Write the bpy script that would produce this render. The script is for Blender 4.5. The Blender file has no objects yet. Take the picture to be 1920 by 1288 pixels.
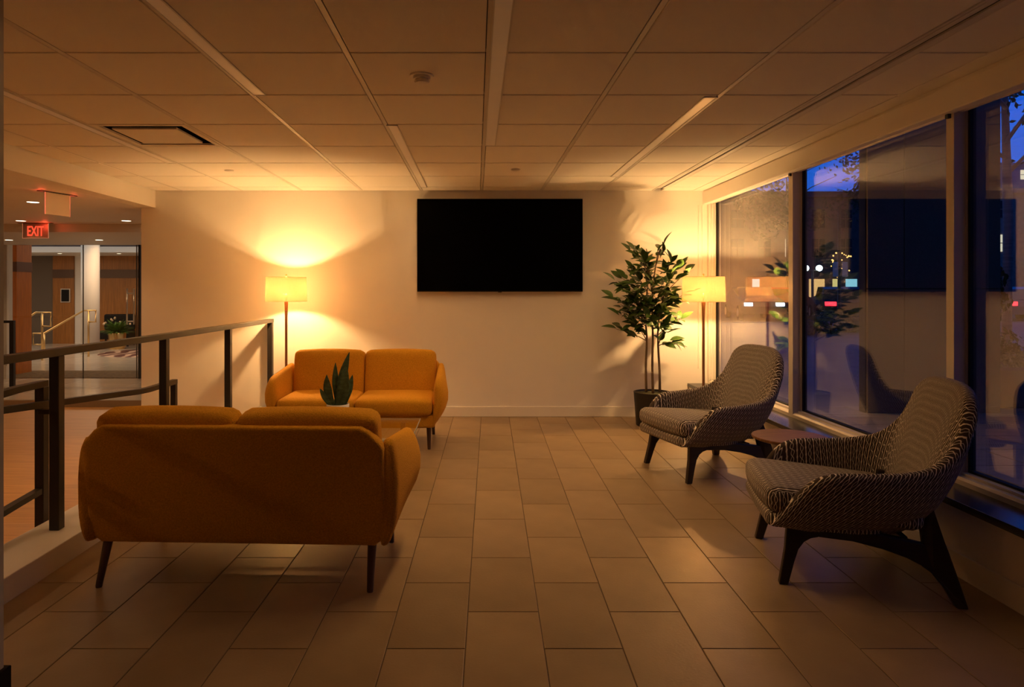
import bpy, bmesh, math, random
from mathutils import Vector, Matrix, Euler
random.seed(7)
C = bpy.context.scene.collection
sc = bpy.context.scene
PI = math.pi

# ------------------------------------------------------------------ camera
EYE = 1.358
F = 1245.0
cam_d = bpy.data.cameras.new('camera')
cam = bpy.data.objects.new('camera', cam_d)
C.objects.link(cam)
cam.location = (0, 0, EYE)
cam.rotation_euler = (PI / 2, 0, 0)
cam_d.sensor_width = 36.0
cam_d.lens = F / 1920 * 36.0
cam_d.shift_x = (960 - 893) / 1920
cam_d.shift_y = -(644 - 545) / 1920
cam_d.clip_start = 0.02
cam_d.clip_end = 500
sc.camera = cam

# ------------------------------------------------------------------ view + world
sc.view_settings.view_transform = 'Standard'
sc.view_settings.look = 'None'
sc.view_settings.gamma = 1.0
sc.view_settings.use_curve_mapping = False
sc.view_settings.exposure = 0.0
sc.cycles.use_denoising = True
sc.cycles.max_bounces = 10
sc.cycles.diffuse_bounces = 6
sc.cycles.glossy_bounces = 5
sc.cycles.transparent_max_bounces = 16
sc.cycles.sample_clamp_indirect = 0.0

w = bpy.data.worlds.new('dusk')
sc.world = w
w.use_nodes = True
wn = w.node_tree.nodes
wl = w.node_tree.links
bg = wn['Background']
tcw = wn.new('ShaderNodeTexCoord')
sepw = wn.new('ShaderNodeSeparateXYZ')
rampw = wn.new('ShaderNodeValToRGB')
wl.new(tcw.outputs['Generated'], sepw.inputs[0])
wl.new(sepw.outputs['Z'], rampw.inputs[0])
rampw.color_ramp.elements[0].position = 0.0
rampw.color_ramp.elements[0].color = (0.015, 0.16, 0.75, 1)
rampw.color_ramp.elements[1].position = 0.75
rampw.color_ramp.elements[1].color = (0.003, 0.02, 0.12, 1)
e = rampw.color_ramp.elements.new(0.22)
e.color = (0.002, 0.14, 0.85, 1)
wl.new(rampw.outputs[0], bg.inputs['Color'])
bg.inputs['Strength'].default_value = 1.0

WARM = (1.0, 0.55, 0.205)
LAMP_POWER = 72
STRIP_FILL_POWER = 1.05
LAMP_SPOTS = [(-1.935, 6.76), (2.255, 6.59)]
DOWN_POWER = 25.0

# ------------------------------------------------------------------ materials
MATS = {}
def mat(name, col, rough=0.6, metal=0.0, spec=0.5, bump=0.0, bscale=200.0, var=0.0, vscale=6.0, stretch=None, emit=None, estr=0.0, coord='Object'):
    if name in MATS:
        return MATS[name]
    m = bpy.data.materials.new(name)
    m.use_nodes = True
    nt = m.node_tree
    b = nt.nodes['Principled BSDF']
    b.inputs['Base Color'].default_value = (*col, 1)
    b.inputs['Roughness'].default_value = rough
    b.inputs['Metallic'].default_value = metal
    b.inputs['Specular IOR Level'].default_value = spec
    tc = None
    if bump or var:
        tc = nt.nodes.new('ShaderNodeTexCoord')
        src = tc.outputs[coord]
        if stretch:
            mp = nt.nodes.new('ShaderNodeMapping')
            mp.inputs['Scale'].default_value = stretch
            nt.links.new(src, mp.inputs[0])
            src = mp.outputs[0]
    if var:
        n = nt.nodes.new('ShaderNodeTexNoise')
        n.inputs['Scale'].default_value = vscale
        n.inputs['Detail'].default_value = 5
        nt.links.new(src, n.inputs['Vector'])
        r = nt.nodes.new('ShaderNodeValToRGB')
        r.color_ramp.elements[0].position = 0.3
        r.color_ramp.elements[1].position = 0.7
        r.color_ramp.elements[0].color = (*[max(0, c * (1 - var)) for c in col], 1)
        r.color_ramp.elements[1].color = (*[min(1, c * (1 + var)) for c in col], 1)
        nt.links.new(n.outputs['Fac'], r.inputs[0])
        nt.links.new(r.outputs[0], b.inputs['Base Color'])
    if bump:
        n2 = nt.nodes.new('ShaderNodeTexNoise')
        n2.inputs['Scale'].default_value = bscale
        n2.inputs['Detail'].default_value = 3
        nt.links.new(src, n2.inputs['Vector'])
        bp = nt.nodes.new('ShaderNodeBump')
        bp.inputs['Strength'].default_value = bump
        bp.inputs['Distance'].default_value = 0.01
        nt.links.new(n2.outputs['Fac'], bp.inputs['Height'])
        nt.links.new(bp.outputs[0], b.inputs['Normal'])
    if emit:
        b.inputs['Emission Color'].default_value = (*emit, 1)
        b.inputs['Emission Strength'].default_value = estr
    MATS[name] = m
    return m

def glass_mat(name, f0, tint):
    m = bpy.data.materials.new(name)
    m.use_nodes = True
    nt = m.node_tree
    nt.nodes.clear()
    out = nt.nodes.new('ShaderNodeOutputMaterial')
    tr = nt.nodes.new('ShaderNodeBsdfTransparent')
    tr.inputs[0].default_value = (*tint, 1)
    gl = nt.nodes.new('ShaderNodeBsdfGlossy')
    gl.inputs['Roughness'].default_value = 0.0
    gl.inputs['Color'].default_value = (1, 1, 1, 1)
    geo = nt.nodes.new('ShaderNodeNewGeometry')
    dot = nt.nodes.new('ShaderNodeVectorMath'); dot.operation = 'DOT_PRODUCT'
    nt.links.new(geo.outputs['Normal'], dot.inputs[0])
    nt.links.new(geo.outputs['Incoming'], dot.inputs[1])
    def mth(op, a, bv=None):
        n = nt.nodes.new('ShaderNodeMath'); n.operation = op
        if isinstance(a, (int, float)): n.inputs[0].default_value = a
        else: nt.links.new(a, n.inputs[0])
        if bv is not None:
            if isinstance(bv, (int, float)): n.inputs[1].default_value = bv
            else: nt.links.new(bv, n.inputs[1])
        return n.outputs[0]
    c = mth('ABSOLUTE', dot.outputs['Value'])
    p = mth('POWER', mth('SUBTRACT', 1.0, c), 5.0)
    fr = mth('ADD', mth('MULTIPLY', p, 1 - f0), f0)
    mx = nt.nodes.new('ShaderNodeMixShader')
    nt.links.new(fr, mx.inputs[0])
    nt.links.new(tr.outputs[0], mx.inputs[1])
    nt.links.new(gl.outputs[0], mx.inputs[2])
    nt.links.new(mx.outputs[0], out.inputs[0])
    MATS[name] = m
    return m

def emis(name, col, s):
    m = bpy.data.materials.new(name)
    m.use_nodes = True
    nt = m.node_tree
    nt.nodes.clear()
    out = nt.nodes.new('ShaderNodeOutputMaterial')
    e = nt.nodes.new('ShaderNodeEmission')
    e.inputs[0].default_value = (*col, 1)
    e.inputs[1].default_value = s
    nt.links.new(e.outputs[0], out.inputs[0])
    return m

M_wall = mat('wall_paint', (0.80, 0.76, 0.70), 0.75, bump=0.04, bscale=260)
M_white = mat('white_paint', (0.78, 0.75, 0.70), 0.5)
M_trimw = mat('trim_paint', (0.78, 0.74, 0.67), 0.45)
M_tile_c = mat('ceiling_tile_fibre', (0.80, 0.76, 0.69), 0.9, bump=0.25, bscale=330)
M_grid = mat('ceiling_grid_metal', (0.62, 0.58, 0.52), 0.45)
M_plenum = mat('plenum_dark', (0.02, 0.018, 0.016), 0.9)
M_lens = mat('frosted_lens', (0.80, 0.76, 0.70), 0.35, emit=(1.0, 0.58, 0.27), estr=0.025)
M_ftile = mat('porcelain_tile', (0.245, 0.20, 0.155), 0.40, spec=0.45, bump=0.06, bscale=90, var=0.16, vscale=3.2)
M_grout = mat('dark_grout', (0.11, 0.078, 0.048), 0.85)
M_orange = None
M_black = mat('black_powder_steel', (0.025, 0.021, 0.019), 0.42, spec=0.5)
M_blackm = mat('matte_black', (0.006, 0.006, 0.006), 0.6, spec=0.2)
M_tv = mat('tv_panel', (0.0012, 0.0012, 0.0012), 0.45, spec=0.03)
M_tvf = mat('tv_bezel', (0.035, 0.033, 0.032), 0.35, metal=0.4)
M_darkwood = mat('dark_stained_wood', (0.018, 0.010, 0.007), 0.42, var=0.35, vscale=9, stretch=(1, 1, 8))
M_walnut = mat('walnut_wood', (0.21, 0.095, 0.038), 0.45, spec=0.3, var=0.35, vscale=10, stretch=(1, 9, 1))
M_legwood = mat('walnut_leg_wood', (0.085, 0.042, 0.024), 0.4, var=0.3, vscale=14, stretch=(1, 1, 0.2))
M_sill = mat('dark_polished_stone', (0.022, 0.019, 0.017), 0.22, spec=0.6, var=0.3, vscale=60)
M_alu = mat('painted_aluminium', (0.64, 0.57, 0.48), 0.42)
M_gasket = mat('black_gasket', (0.005, 0.005, 0.005), 0.7)
M_glass = glass_mat('window_glass', 0.13, (0.94, 0.95, 0.96))
M_glass2 = glass_mat('partition_glass', 0.03, (0.95, 0.96, 0.96))
M_tglass = glass_mat('table_glass', 0.10, (0.86, 0.9, 0.88))
M_granite = mat('dark_granite', (0.15, 0.115, 0.072), 0.5, bump=0.05, bscale=300, var=0.25, vscale=180)
M_paver = mat('outdoor_paver', (0.24, 0.20, 0.165), 0.6, var=0.2, vscale=4, stretch=(1, 6, 1), bump=0.05)
M_asphalt = mat('asphalt', (0.05, 0.05, 0.055), 0.7)
M_plaza = mat('plaza_paving', (0.20, 0.175, 0.185), 0.65, var=0.15, vscale=2)
M_leaf = mat('ficus_leaf', (0.055, 0.115, 0.018), 0.38, var=0.3, vscale=7)
M_trunk = mat('ficus_trunk', (0.16, 0.105, 0.055), 0.8, bump=0.3, bscale=80)
M_pot = mat('charcoal_pot', (0.022, 0.020, 0.018), 0.55)
M_soil = mat('mossy_soil', (0.06, 0.06, 0.022), 0.95, bump=0.6, bscale=60, var=0.5, vscale=40)
M_snake = mat('snake_leaf', (0.065, 0.115, 0.060), 0.4, var=0.45, vscale=18, stretch=(1, 1, 2.5))
M_snakee = mat('snake_leaf_edge', (0.22, 0.24, 0.08), 0.45)
M_ceramic = mat('white_ceramic', (0.75, 0.72, 0.66), 0.25)
M_brass = mat('brushed_brass', (0.72, 0.50, 0.22), 0.3, metal=1.0)
M_steel = mat('satin_steel', (0.78, 0.72, 0.64), 0.3, metal=0.9)
M_ramp = mat('ramp_wood', (0.50, 0.265, 0.085), 0.42, var=0.22, vscale=5, stretch=(0.5, 14, 1))
M_lobby = mat('polished_stone', (0.52, 0.46, 0.38), 0.16, spec=0.6, var=0.1, vscale=2, stretch=(0.4, 2, 1))
M_lobbyd = mat('grey_stone_band', (0.36, 0.30, 0.23), 0.2, spec=0.6)
M_carpet = mat('entrance_mat', (0.15, 0.085, 0.028), 0.95, var=0.4, vscale=14, bump=0.3)
M_redwood = mat('cherry_panel', (0.60, 0.18, 0.018), 0.4, var=0.2, vscale=5, stretch=(9, 9, 0.6))
M_brownwood = mat('walnut_panel', (0.34, 0.135, 0.026), 0.4, var=0.25, vscale=4, stretch=(9, 9, 0.6))
M_greyw = mat('grey_wall_covering', (0.13, 0.10, 0.075), 0.7)
M_down = emis('downlight_glow', (1.0, 0.82, 0.55), 6.0)
M_cove = emis('cove_glow', (1.0, 0.95, 0.88), 0.55)
M_red = emis('exit_red_glow', (1.0, 0.075, 0.03), 1.35)
M_rededge = emis('exit_edge_glow', (1.0, 0.18, 0.08), 1.0)

# orange wool
def wool(name, c1, c2):
    m = bpy.data.materials.new(name); m.use_nodes = True
    nt = m.node_tree; b = nt.nodes['Principled BSDF']
    tc = nt.nodes.new('ShaderNodeTexCoord')
    v = nt.nodes.new('ShaderNodeTexVoronoi'); v.inputs['Scale'].default_value = 210
    n = nt.nodes.new('ShaderNodeTexNoise'); n.inputs['Scale'].default_value = 150; n.inputs['Detail'].default_value = 3
    nt.links.new(tc.outputs['Object'], v.inputs['Vector']); nt.links.new(tc.outputs['Object'], n.inputs['Vector'])
    r = nt.nodes.new('ShaderNodeValToRGB')
    r.color_ramp.elements[0].position = 0.3; r.color_ramp.elements[0].color = (*c1, 1)
    r.color_ramp.elements[1].position = 0.7; r.color_ramp.elements[1].color = (*c2, 1)
    nt.links.new(n.outputs['Fac'], r.inputs[0]); nt.links.new(r.outputs[0], b.inputs['Base Color'])
    bp = nt.nodes.new('ShaderNodeBump'); bp.inputs['Strength'].default_value = 0.45; bp.inputs['Distance'].default_value = 0.004
    nt.links.new(v.outputs['Distance'], bp.inputs['Height']); nt.links.new(bp.outputs[0], b.inputs['Normal'])
    b.inputs['Roughness'].default_value = 0.9
    b.inputs['Specular IOR Level'].default_value = 0.15
    b.inputs['Sheen Weight'].default_value = 0.25
    b.inputs['Sheen Tint'].default_value = (1.0, 0.55, 0.15, 1)
    return m
M_orange = wool('orange_wool', (0.50, 0.225, 0.014), (0.70, 0.335, 0.026))

# chair fabric, drawn in UV metres: straight beaded threads and wavy threads between them
def chair_fabric():
    m = bpy.data.materials.new('woven_line_fabric'); m.use_nodes = True
    nt = m.node_tree; b = nt.nodes['Principled BSDF']
    uv = nt.nodes.new('ShaderNodeUVMap'); uv.uv_map = 'UVMap'
    sp = nt.nodes.new('ShaderNodeSeparateXYZ'); nt.links.new(uv.outputs[0], sp.inputs[0])
    def mth(op, a, bv=None, cv=None):
        n = nt.nodes.new('ShaderNodeMath'); n.operation = op
        for i, q in enumerate((a, bv, cv)):
            if q is None: continue
            if isinstance(q, (int, float)): n.inputs[i].default_value = q
            else: nt.links.new(q, n.inputs[i])
        return n.outputs[0]
    u = mth('DIVIDE', sp.outputs[0], 0.034)
    ph = mth('MULTIPLY', sp.outputs[1], 2 * PI / 0.075)
    s1 = mth('SINE', ph)
    bead = mth('POWER', mth('ABSOLUTE', mth('SINE', mth('MULTIPLY', ph, 1.0))), 8.0)
    def line(shift, wd):
        fr = mth('FRACT', mth('ADD', u, shift))
        d = mth('ABSOLUTE', mth('SUBTRACT', fr, 0.5))
        return d, wd
    res = []
    d0 = mth('ABSOLUTE', mth('SUBTRACT', mth('FRACT', u), 0.5))
    w0 = mth('ADD', mth('MULTIPLY', bead, 0.035), 0.056)
    res.append(mth('SUBTRACT', w0, d0))
    off1 = mth('ADD', mth('MULTIPLY', s1, 0.13), 0.5)
    d1 = mth('ABSOLUTE', mth('SUBTRACT', mth('FRACT', mth('ADD', u, off1)), 0.5))
    res.append(mth('SUBTRACT', 0.037, d1))
    off2 = mth('ADD', mth('MULTIPLY', s1, -0.20), 0.5)
    d2 = mth('ABSOLUTE', mth('SUBTRACT', mth('FRACT', mth('ADD', u, off2)), 0.5))
    res.append(mth('SUBTRACT', 0.037, d2))
    mxv = mth('MAXIMUM', mth('MAXIMUM', res[0], res[1]), res[2])
    f = mth('SMOOTH_MIN', mth('MAXIMUM', mth('MULTIPLY_ADD', mxv, 22.0, 0.35), 0.0), 1.0, 0.0)
    mix = nt.nodes.new('ShaderNodeMix'); mix.data_type = 'RGBA'
    nt.links.new(f, mix.inputs['Factor'])
    mix.inputs['A'].default_value = (0.060, 0.043, 0.033, 1)
    mix.inputs['B'].default_value = (0.86, 0.77, 0.65, 1)
    nt.links.new(mix.outputs['Result'], b.inputs['Base Color'])
    bp = nt.nodes.new('ShaderNodeBump'); bp.inputs['Strength'].default_value = 0.35; bp.inputs['Distance'].default_value = 0.003
    nt.links.new(f, bp.inputs['Height']); nt.links.new(bp.outputs[0], b.inputs['Normal'])
    b.inputs['Roughness'].default_value = 0.85
    b.inputs['Specular IOR Level'].default_value = 0.2
    return m
M_fab = chair_fabric()

def shade_mat():
    m = bpy.data.materials.new('linen_shade'); m.use_nodes = True
    nt = m.node_tree; nt.nodes.clear()
    out = nt.nodes.new('ShaderNodeOutputMaterial')
    di = nt.nodes.new('ShaderNodeBsdfDiffuse'); di.inputs[0].default_value = (0.34, 0.27, 0.17, 1)
    tl = nt.nodes.new('ShaderNodeBsdfTranslucent'); tl.inputs[0].default_value = (0.16, 0.125, 0.075, 1)
    tc = nt.nodes.new('ShaderNodeTexCoord')
    mp = nt.nodes.new('ShaderNodeMapping'); mp.inputs['Scale'].default_value = (40, 40, 420)
    n = nt.nodes.new('ShaderNodeTexNoise'); n.inputs['Scale'].default_value = 1.0
    nt.links.new(tc.outputs['Object'], mp.inputs[0]); nt.links.new(mp.outputs[0], n.inputs['Vector'])
    em = nt.nodes.new('ShaderNodeEmission'); em.inputs[0].default_value = (1.0, 0.60, 0.20, 1)
    mr = nt.nodes.new('ShaderNodeMapRange'); mr.inputs[3].default_value = 0.0; mr.inputs[4].default_value = 0.14
    nt.links.new(n.outputs['Fac'], mr.inputs[0]); nt.links.new(mr.outputs[0], em.inputs[1])
    mx = nt.nodes.new('ShaderNodeMixShader'); mx.inputs[0].default_value = 0.24
    nt.links.new(di.outputs[0], mx.inputs[1]); nt.links.new(tl.outputs[0], mx.inputs[2])
    ad = nt.nodes.new('ShaderNodeAddShader')
    nt.links.new(mx.outputs[0], ad.inputs[0]); nt.links.new(em.outputs[0], ad.inputs[1])
    tp = nt.nodes.new('ShaderNodeBsdfTransparent'); tp.inputs[0].default_value = (1.0, 0.87, 0.74, 1)
    mt = nt.nodes.new('ShaderNodeMixShader'); mt.inputs[0].default_value = 0.54
    nt.links.new(tp.outputs[0], mt.inputs[1]); nt.links.new(ad.outputs[0], mt.inputs[2])
    nt.links.new(mt.outputs[0], out.inputs[0])
    return m
M_shade = shade_mat()

# ------------------------------------------------------------------ mesh helpers
def box(bm, x0, x1, y0, y1, z0, z1):
    v = [bm.verts.new(p) for p in ((x0, y0, z0), (x1, y0, z0), (x1, y1, z0), (x0, y1, z0), (x0, y0, z1), (x1, y0, z1), (x1, y1, z1), (x0, y1, z1))]
    for f in ((0, 3, 2, 1), (4, 5, 6, 7), (0, 1, 5, 4), (1, 2, 6, 5), (2, 3, 7, 6), (3, 0, 4, 7)):
        bm.faces.new([v[i] for i in f])
    return v
def bx(x0, x1, y0, y1, z0, z1, bevel=0.0, seg=2):
    bm = bmesh.new()
    box(bm, x0, x1, y0, y1, z0, z1)
    if bevel:
        bmesh.ops.bevel(bm, geom=bm.edges[:], offset=bevel, segments=seg, profile=0.5, affect='EDGES')
    return bm
def tube(bm, pts, rad, seg=10, cap=True):
    pts = [Vector(p) for p in pts]
    if isinstance(rad, (int, float)): rad = [rad] * len(pts)
    rings = []
    up = Vector((0, 0, 1))
    for i, p in enumerate(pts):
        d = (pts[min(i + 1, len(pts) - 1)] - pts[max(i - 1, 0)]).normalized()
        a = d.cross(up)
        if a.length < 1e-3: a = d.cross(Vector((0, 1, 0)))
        a.normalize(); b = d.cross(a).normalized()
        rings.append([bm.verts.new(p + (a * math.cos(2 * PI * k / seg) + b * math.sin(2 * PI * k / seg)) * rad[i]) for k in range(seg)])
    for r0, r1 in zip(rings, rings[1:]):
        for k in range(seg):
            bm.faces.new((r0[k], r0[(k + 1) % seg], r1[(k + 1) % seg], r1[k]))
    if cap:
        bm.faces.new(rings[0][::-1]); bm.faces.new(rings[-1])
def lathe(bm, prof, seg=32, c=(0, 0), close=True):
    rings = []
    for r, z in prof:
        if r < 1e-6:
            rings.append([bm.verts.new((c[0], c[1], z))])
        else:
            rings.append([bm.verts.new((c[0] + r * math.cos(2 * PI * k / seg), c[1] + r * math.sin(2 * PI * k / seg), z)) for k in range(seg)])
    for a, b in zip(rings, rings[1:]):
        for k in range(seg):
            k2 = (k + 1) % seg
            if len(a) == 1 and len(b) == 1: continue
            if len(a) == 1: bm.faces.new((a[0], b[k2], b[k]))
            elif len(b) == 1: bm.faces.new((a[k], a[k2], b[0]))
            else: bm.faces.new((a[k], a[k2], b[k2], b[k]))
def rbar(bm, pts, wd, ht):
    """rectangular bar swept along points (wd across horizontally, ht vertically)"""
    pts = [Vector(p) for p in pts]
    rings = []
    for i, p in enumerate(pts):
        d = (pts[min(i + 1, len(pts) - 1)] - pts[max(i - 1, 0)]).normalized()
        up = Vector((0, 0, 1))
        if abs(d.z) > 0.9: up = Vector((0, 1, 0))
        a = d.cross(up).normalized(); b = a.cross(d).normalized()
        rings.append([bm.verts.new(p + a * sx * wd / 2 + b * sz * ht / 2) for sx, sz in ((-1, -1), (1, -1), (1, 1), (-1, 1))])
    for r0, r1 in zip(rings, rings[1:]):
        for k in range(4):
            bm.faces.new((r0[k], r0[(k + 1) % 4], r1[(k + 1) % 4], r1[k]))
    bm.faces.new(rings[0][::-1]); bm.faces.new(rings[-1])
def obj(name, bm, m, parent=None, smooth=False, auto=None):
    bmesh.ops.recalc_face_normals(bm, faces=bm.faces[:])
    me = bpy.data.meshes.new(name)
    bm.to_mesh(me); bm.free()
    if m is not None:
        me.materials.append(m)
    o = bpy.data.objects.new(name, me)
    C.objects.link(o)
    if smooth:
        for p in me.polygons: p.use_smooth = True
        if auto:
            me.set_sharp_from_angle(angle=math.radians(auto))
    if parent: o.parent = parent
    return o
def inst(src, parent=None, loc=None, rot=None, name=None):
    o = src.copy()
    C.objects.link(o)
    if parent: o.parent = parent
    if loc is not None: o.location = loc
    if rot is not None: o.rotation_euler = rot
    return o
def tag(o, label, cat, group=None):
    o['label'] = label; o['category'] = cat
    if group: o['group'] = group
    return o
def thing(name, label, cat, loc=(0, 0, 0), rz=0.0, group=None):
    o = bpy.data.objects.new(name, None)
    C.objects.link(o)
    o.empty_display_size = 0.1
    o.location = loc; o.rotation_euler = (0, 0, rz)
    return tag(o, label, cat, group)
def struct(name, bm, m, label, cat, parent=None, smooth=False):
    o = obj(name, bm, m, parent, smooth)
    o['kind'] = 'structure'
    tag(o, label, cat)
    return o
def sempty(name, label, cat, loc=(0, 0, 0)):
    o = thing(name, label, cat, loc)
    o['kind'] = 'structure'
    return o
def dup_tree(root, loc, rz, label):
    r = root.copy(); C.objects.link(r); r.location = loc; r.rotation_euler = (0, 0, rz); r['label'] = label
    for ch in list(root.children):
        c = ch.copy(); C.objects.link(c); c.parent = r
        for g in list(ch.children):
            d = g.copy(); C.objects.link(d); d.parent = c
    return r
def cushion(w, d, h, r, puff=0.0, n=10):
    """rounded, crowned box centred on the origin"""
    bm = bmesh.new()
    bmesh.ops.create_cube(bm, size=2.0)
    bmesh.ops.subdivide_edges(bm, edges=bm.edges[:], cuts=n, use_grid_fill=True)
    hx, hy, hz = w / 2, d / 2, h / 2
    for v in bm.verts:
        c = v.co
        def ease(t): return math.copysign(abs(t) ** 0.75, t)
        p = Vector((ease(c.x) * hx, ease(c.y) * hy, ease(c.z) * hz))
        q = Vector((max(-hx + r, min(hx - r, p.x)), max(-hy + r, min(hy - r, p.y)), max(-hz + r, min(hz - r, p.z))))
        dlt = p - q
        if dlt.length > 1e-9:
            p = q + dlt.normalized() * r if (abs(dlt.x) > 1e-9) + (abs(dlt.y) > 1e-9) + (abs(dlt.z) > 1e-9) > 1 else p
        k = (1 - (p.x / hx) ** 2) * (1 - (p.y / hy) ** 2)
        p.z += puff * max(0, k) * (p.z / hz)
        k = (1 - (p.x / hx) ** 2) * (1 - (p.z / hz) ** 2) if abs(p.z) <= hz else 0
        p.y += puff * 0.5 * max(0, k) * (p.y / hy)
        v.co = p
    return bm

# ------------------------------------------------------------------ room shell
YB = 7.164      # back wall face
ZC = 2.44       # ceiling
XS = 2.295      # front of window ledge
XG = 2.575      # glass
# back wall
bm = bmesh.new()
box(bm, -3.614, 2.60, YB, YB + 0.22, -0.3, ZC + 0.3)
wall_back = struct('wall_back', bm, M_wall, 'long cream painted wall behind the far sofa, with the television', 'wall')
bm = bx(-2.04, XS, YB - 0.014, YB, 0.0, 0.11, 0.004)
struct('baseboard_back', bm, M_trimw, 'low cream baseboard running along the foot of the television wall', 'baseboard')
# unseen rear wall, set far back and dark to cut bounce light
bm = bmesh.new()
box(bm, -8.7, 2.75, -7.2, -7.0, -0.3, ZC + 0.4)
struct('wall_rear', bm, M_brownwood, 'unseen dark walnut wall far behind the viewer, set to cut bounce light', 'wall')
# pillar at the left edge
bm = bmesh.new(); box(bm, -1.95, -1.573, 1.55, 2.21, 0.0, ZC)
pil = struct('pillar', bm, mat('pillar_paint', (0.42, 0.39, 0.36), 0.6), 'square painted pillar cut off at the left edge beside the floor tiles', 'pillar')
bm = bx(-1.97, -1.557, 1.53, 2.226, 0.0, 0.105, 0.004)
obj('baseboard', bm, M_blackm, pil)

# floor slab with running-bond tiles
bm = bmesh.new()
box(bm, -2.05, 2.4, -7.0, YB, -0.12, -0.003)
floor = struct('floor', bm, M_grout, 'brown rectangular floor tiles laid in running bond across the lounge', 'floor')
SL = 0.0205
TW, TL, GAP = 0.2995, 0.569, 0.0042
def tile_bm(L):
    bm = bmesh.new()
    g = GAP / 2
    def pt(x, y, z): return (x + SL * y, y, z)
    lo = [(g, g), (TW - g, g), (TW - g, L - g), (g, L - g)]
    b = 0.0018
    hi = [(g + b, g + b), (TW - g - b, g + b), (TW - g - b, L - g - b), (g + b, L - g - b)]
    v0 = [bm.verts.new(pt(x, y, -0.008)) for x, y in lo]
    v1 = [bm.verts.new(pt(x, y, -0.0012)) for x, y in lo]
    v2 = [bm.verts.new(pt(x, y, 0.0)) for x, y in hi]
    for a, c in ((v0, v1), (v1, v2)):
        for i in range(4):
            bm.faces.new((a[i], a[(i + 1) % 4], c[(i + 1) % 4], c[i]))
    bm.faces.new(v2)
    return bm
tint = []
for i, k in enumerate((0.93, 0.97, 1.0, 1.04, 1.07)):
    tint.append(mat('porcelain_tile_%d' % i, (0.275 * k, 0.190 * k, 0.103 * k * (1.02 if i % 2 else 0.98)), 0.36 + 0.02 * (i % 3), spec=0.5, bump=0.06, bscale=90, var=0.16, vscale=3.0, coord='Object'))
src = [obj('floor_tile', tile_bm(TL), t_, floor) for t_ in tint]
used = set()
rt = random.Random(3)
for k in range(-6, 9):
    off = 2.52 if k % 2 == 0 else 2.81
    for j in range(-4, 9):
        y0 = off + j * TL
        if y0 > YB - 0.03: continue
        x0 = -0.346 + SL * (y0 - 2.2755) + TW * k
        if x0 > 2.36: continue
        q = rt.randrange(5)
        L = min(TL, YB - y0)
        if L < TL - 1e-4:
            o = obj('floor_tile', tile_bm(L), tint[q], floor)
        elif q not in used:
            o = src[q]; used.add(q)
        else:
            o = inst(src[q], floor)
        o.location = (x0, y0, 0)

# curb along the ramp
bm = bx(-2.325, -2.042, -7.0, YB, -0.45, 0.113, 0.004)
struct('curb', bm, M_white, 'low white curb carrying the black railing beside the sofas', 'curb')

# ---- ramp and lobby floors
LZ = -0.15
bm = bmesh.new()
prof = [(-7.0, 0.02), (3.0, -0.125), (4.6, -0.25), (9.18, -0.25)]
for a, b in zip(prof, prof[1:]):
    v = [bm.verts.new(p) for p in ((-8.6, a[0], a[1]), (-2.32, a[0], a[1]), (-2.32, b[0], b[1]), (-8.6, b[0], b[1]))]
    bm.faces.new(v)
    v = [bm.verts.new(p) for p in ((-8.6, a[0], a[1] - 0.1), (-8.6, b[0], b[1] - 0.1), (-2.32, b[0], b[1] - 0.1), (-2.32, a[0], a[1] - 0.1))]
    bm.faces.new(v)
struct('ramp_floor', bm, M_ramp, 'light wood ramp floor beyond the white curb and railing', 'floor')
bm = bmesh.new(); box(bm, -16.5, -3.4, 9.18, 20, LZ - 0.2, LZ - 0.012)
lobby_floor = struct('lobby_floor', bm, M_lobbyd, 'polished pale stone lobby floor one step above the wood ramp', 'floor')
obj('step_riser', bx(-16.0, -3.4, 9.165, 9.19, LZ - 0.12, LZ - 0.004), mat('riser_stone', (0.30, 0.22, 0.14), 0.4), lobby_floor)
p0 = obj('stone_tile', bx(0.004, 1.096, 0.004, 0.996, -0.012, 0.0, 0.0015, 1), M_lobby, lobby_floor)
first = True
for i in range(10):
    for y in (9.19, 10.42):
        xx = -13.2 + i * 1.1
        if xx > -4.6 or xx / y < -0.95: continue
        o = p0 if first else inst(p0, lobby_floor); first = False
        o.location = (xx, y, LZ)
p1 = obj('stone_band', bx(-14, -3.6, 10.192, 10.416, LZ - 0.012, LZ, 0.0015, 1), M_lobbyd, lobby_floor)
obj('entrance_mat_strip', bx(-14, -3.6, 11.46, 12.5, LZ - 0.012, LZ + 0.004, 0.002, 1), M_carpet, lobby_floor)['label'] = 'brown textured entrance mat strip'
q0 = obj('stone_tile', bx(0.004, 1.496, 0.004, 1.496, -0.012, 0.0, 0.0015, 1), M_lobby, lobby_floor)
first = True
for i in range(9):
    for j in range(5):
        o = q0 if first else inst(q0, lobby_floor); first = False
        o.location = (-16.4 + i * 1.5, 12.5 + j * 1.5, LZ)

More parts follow.
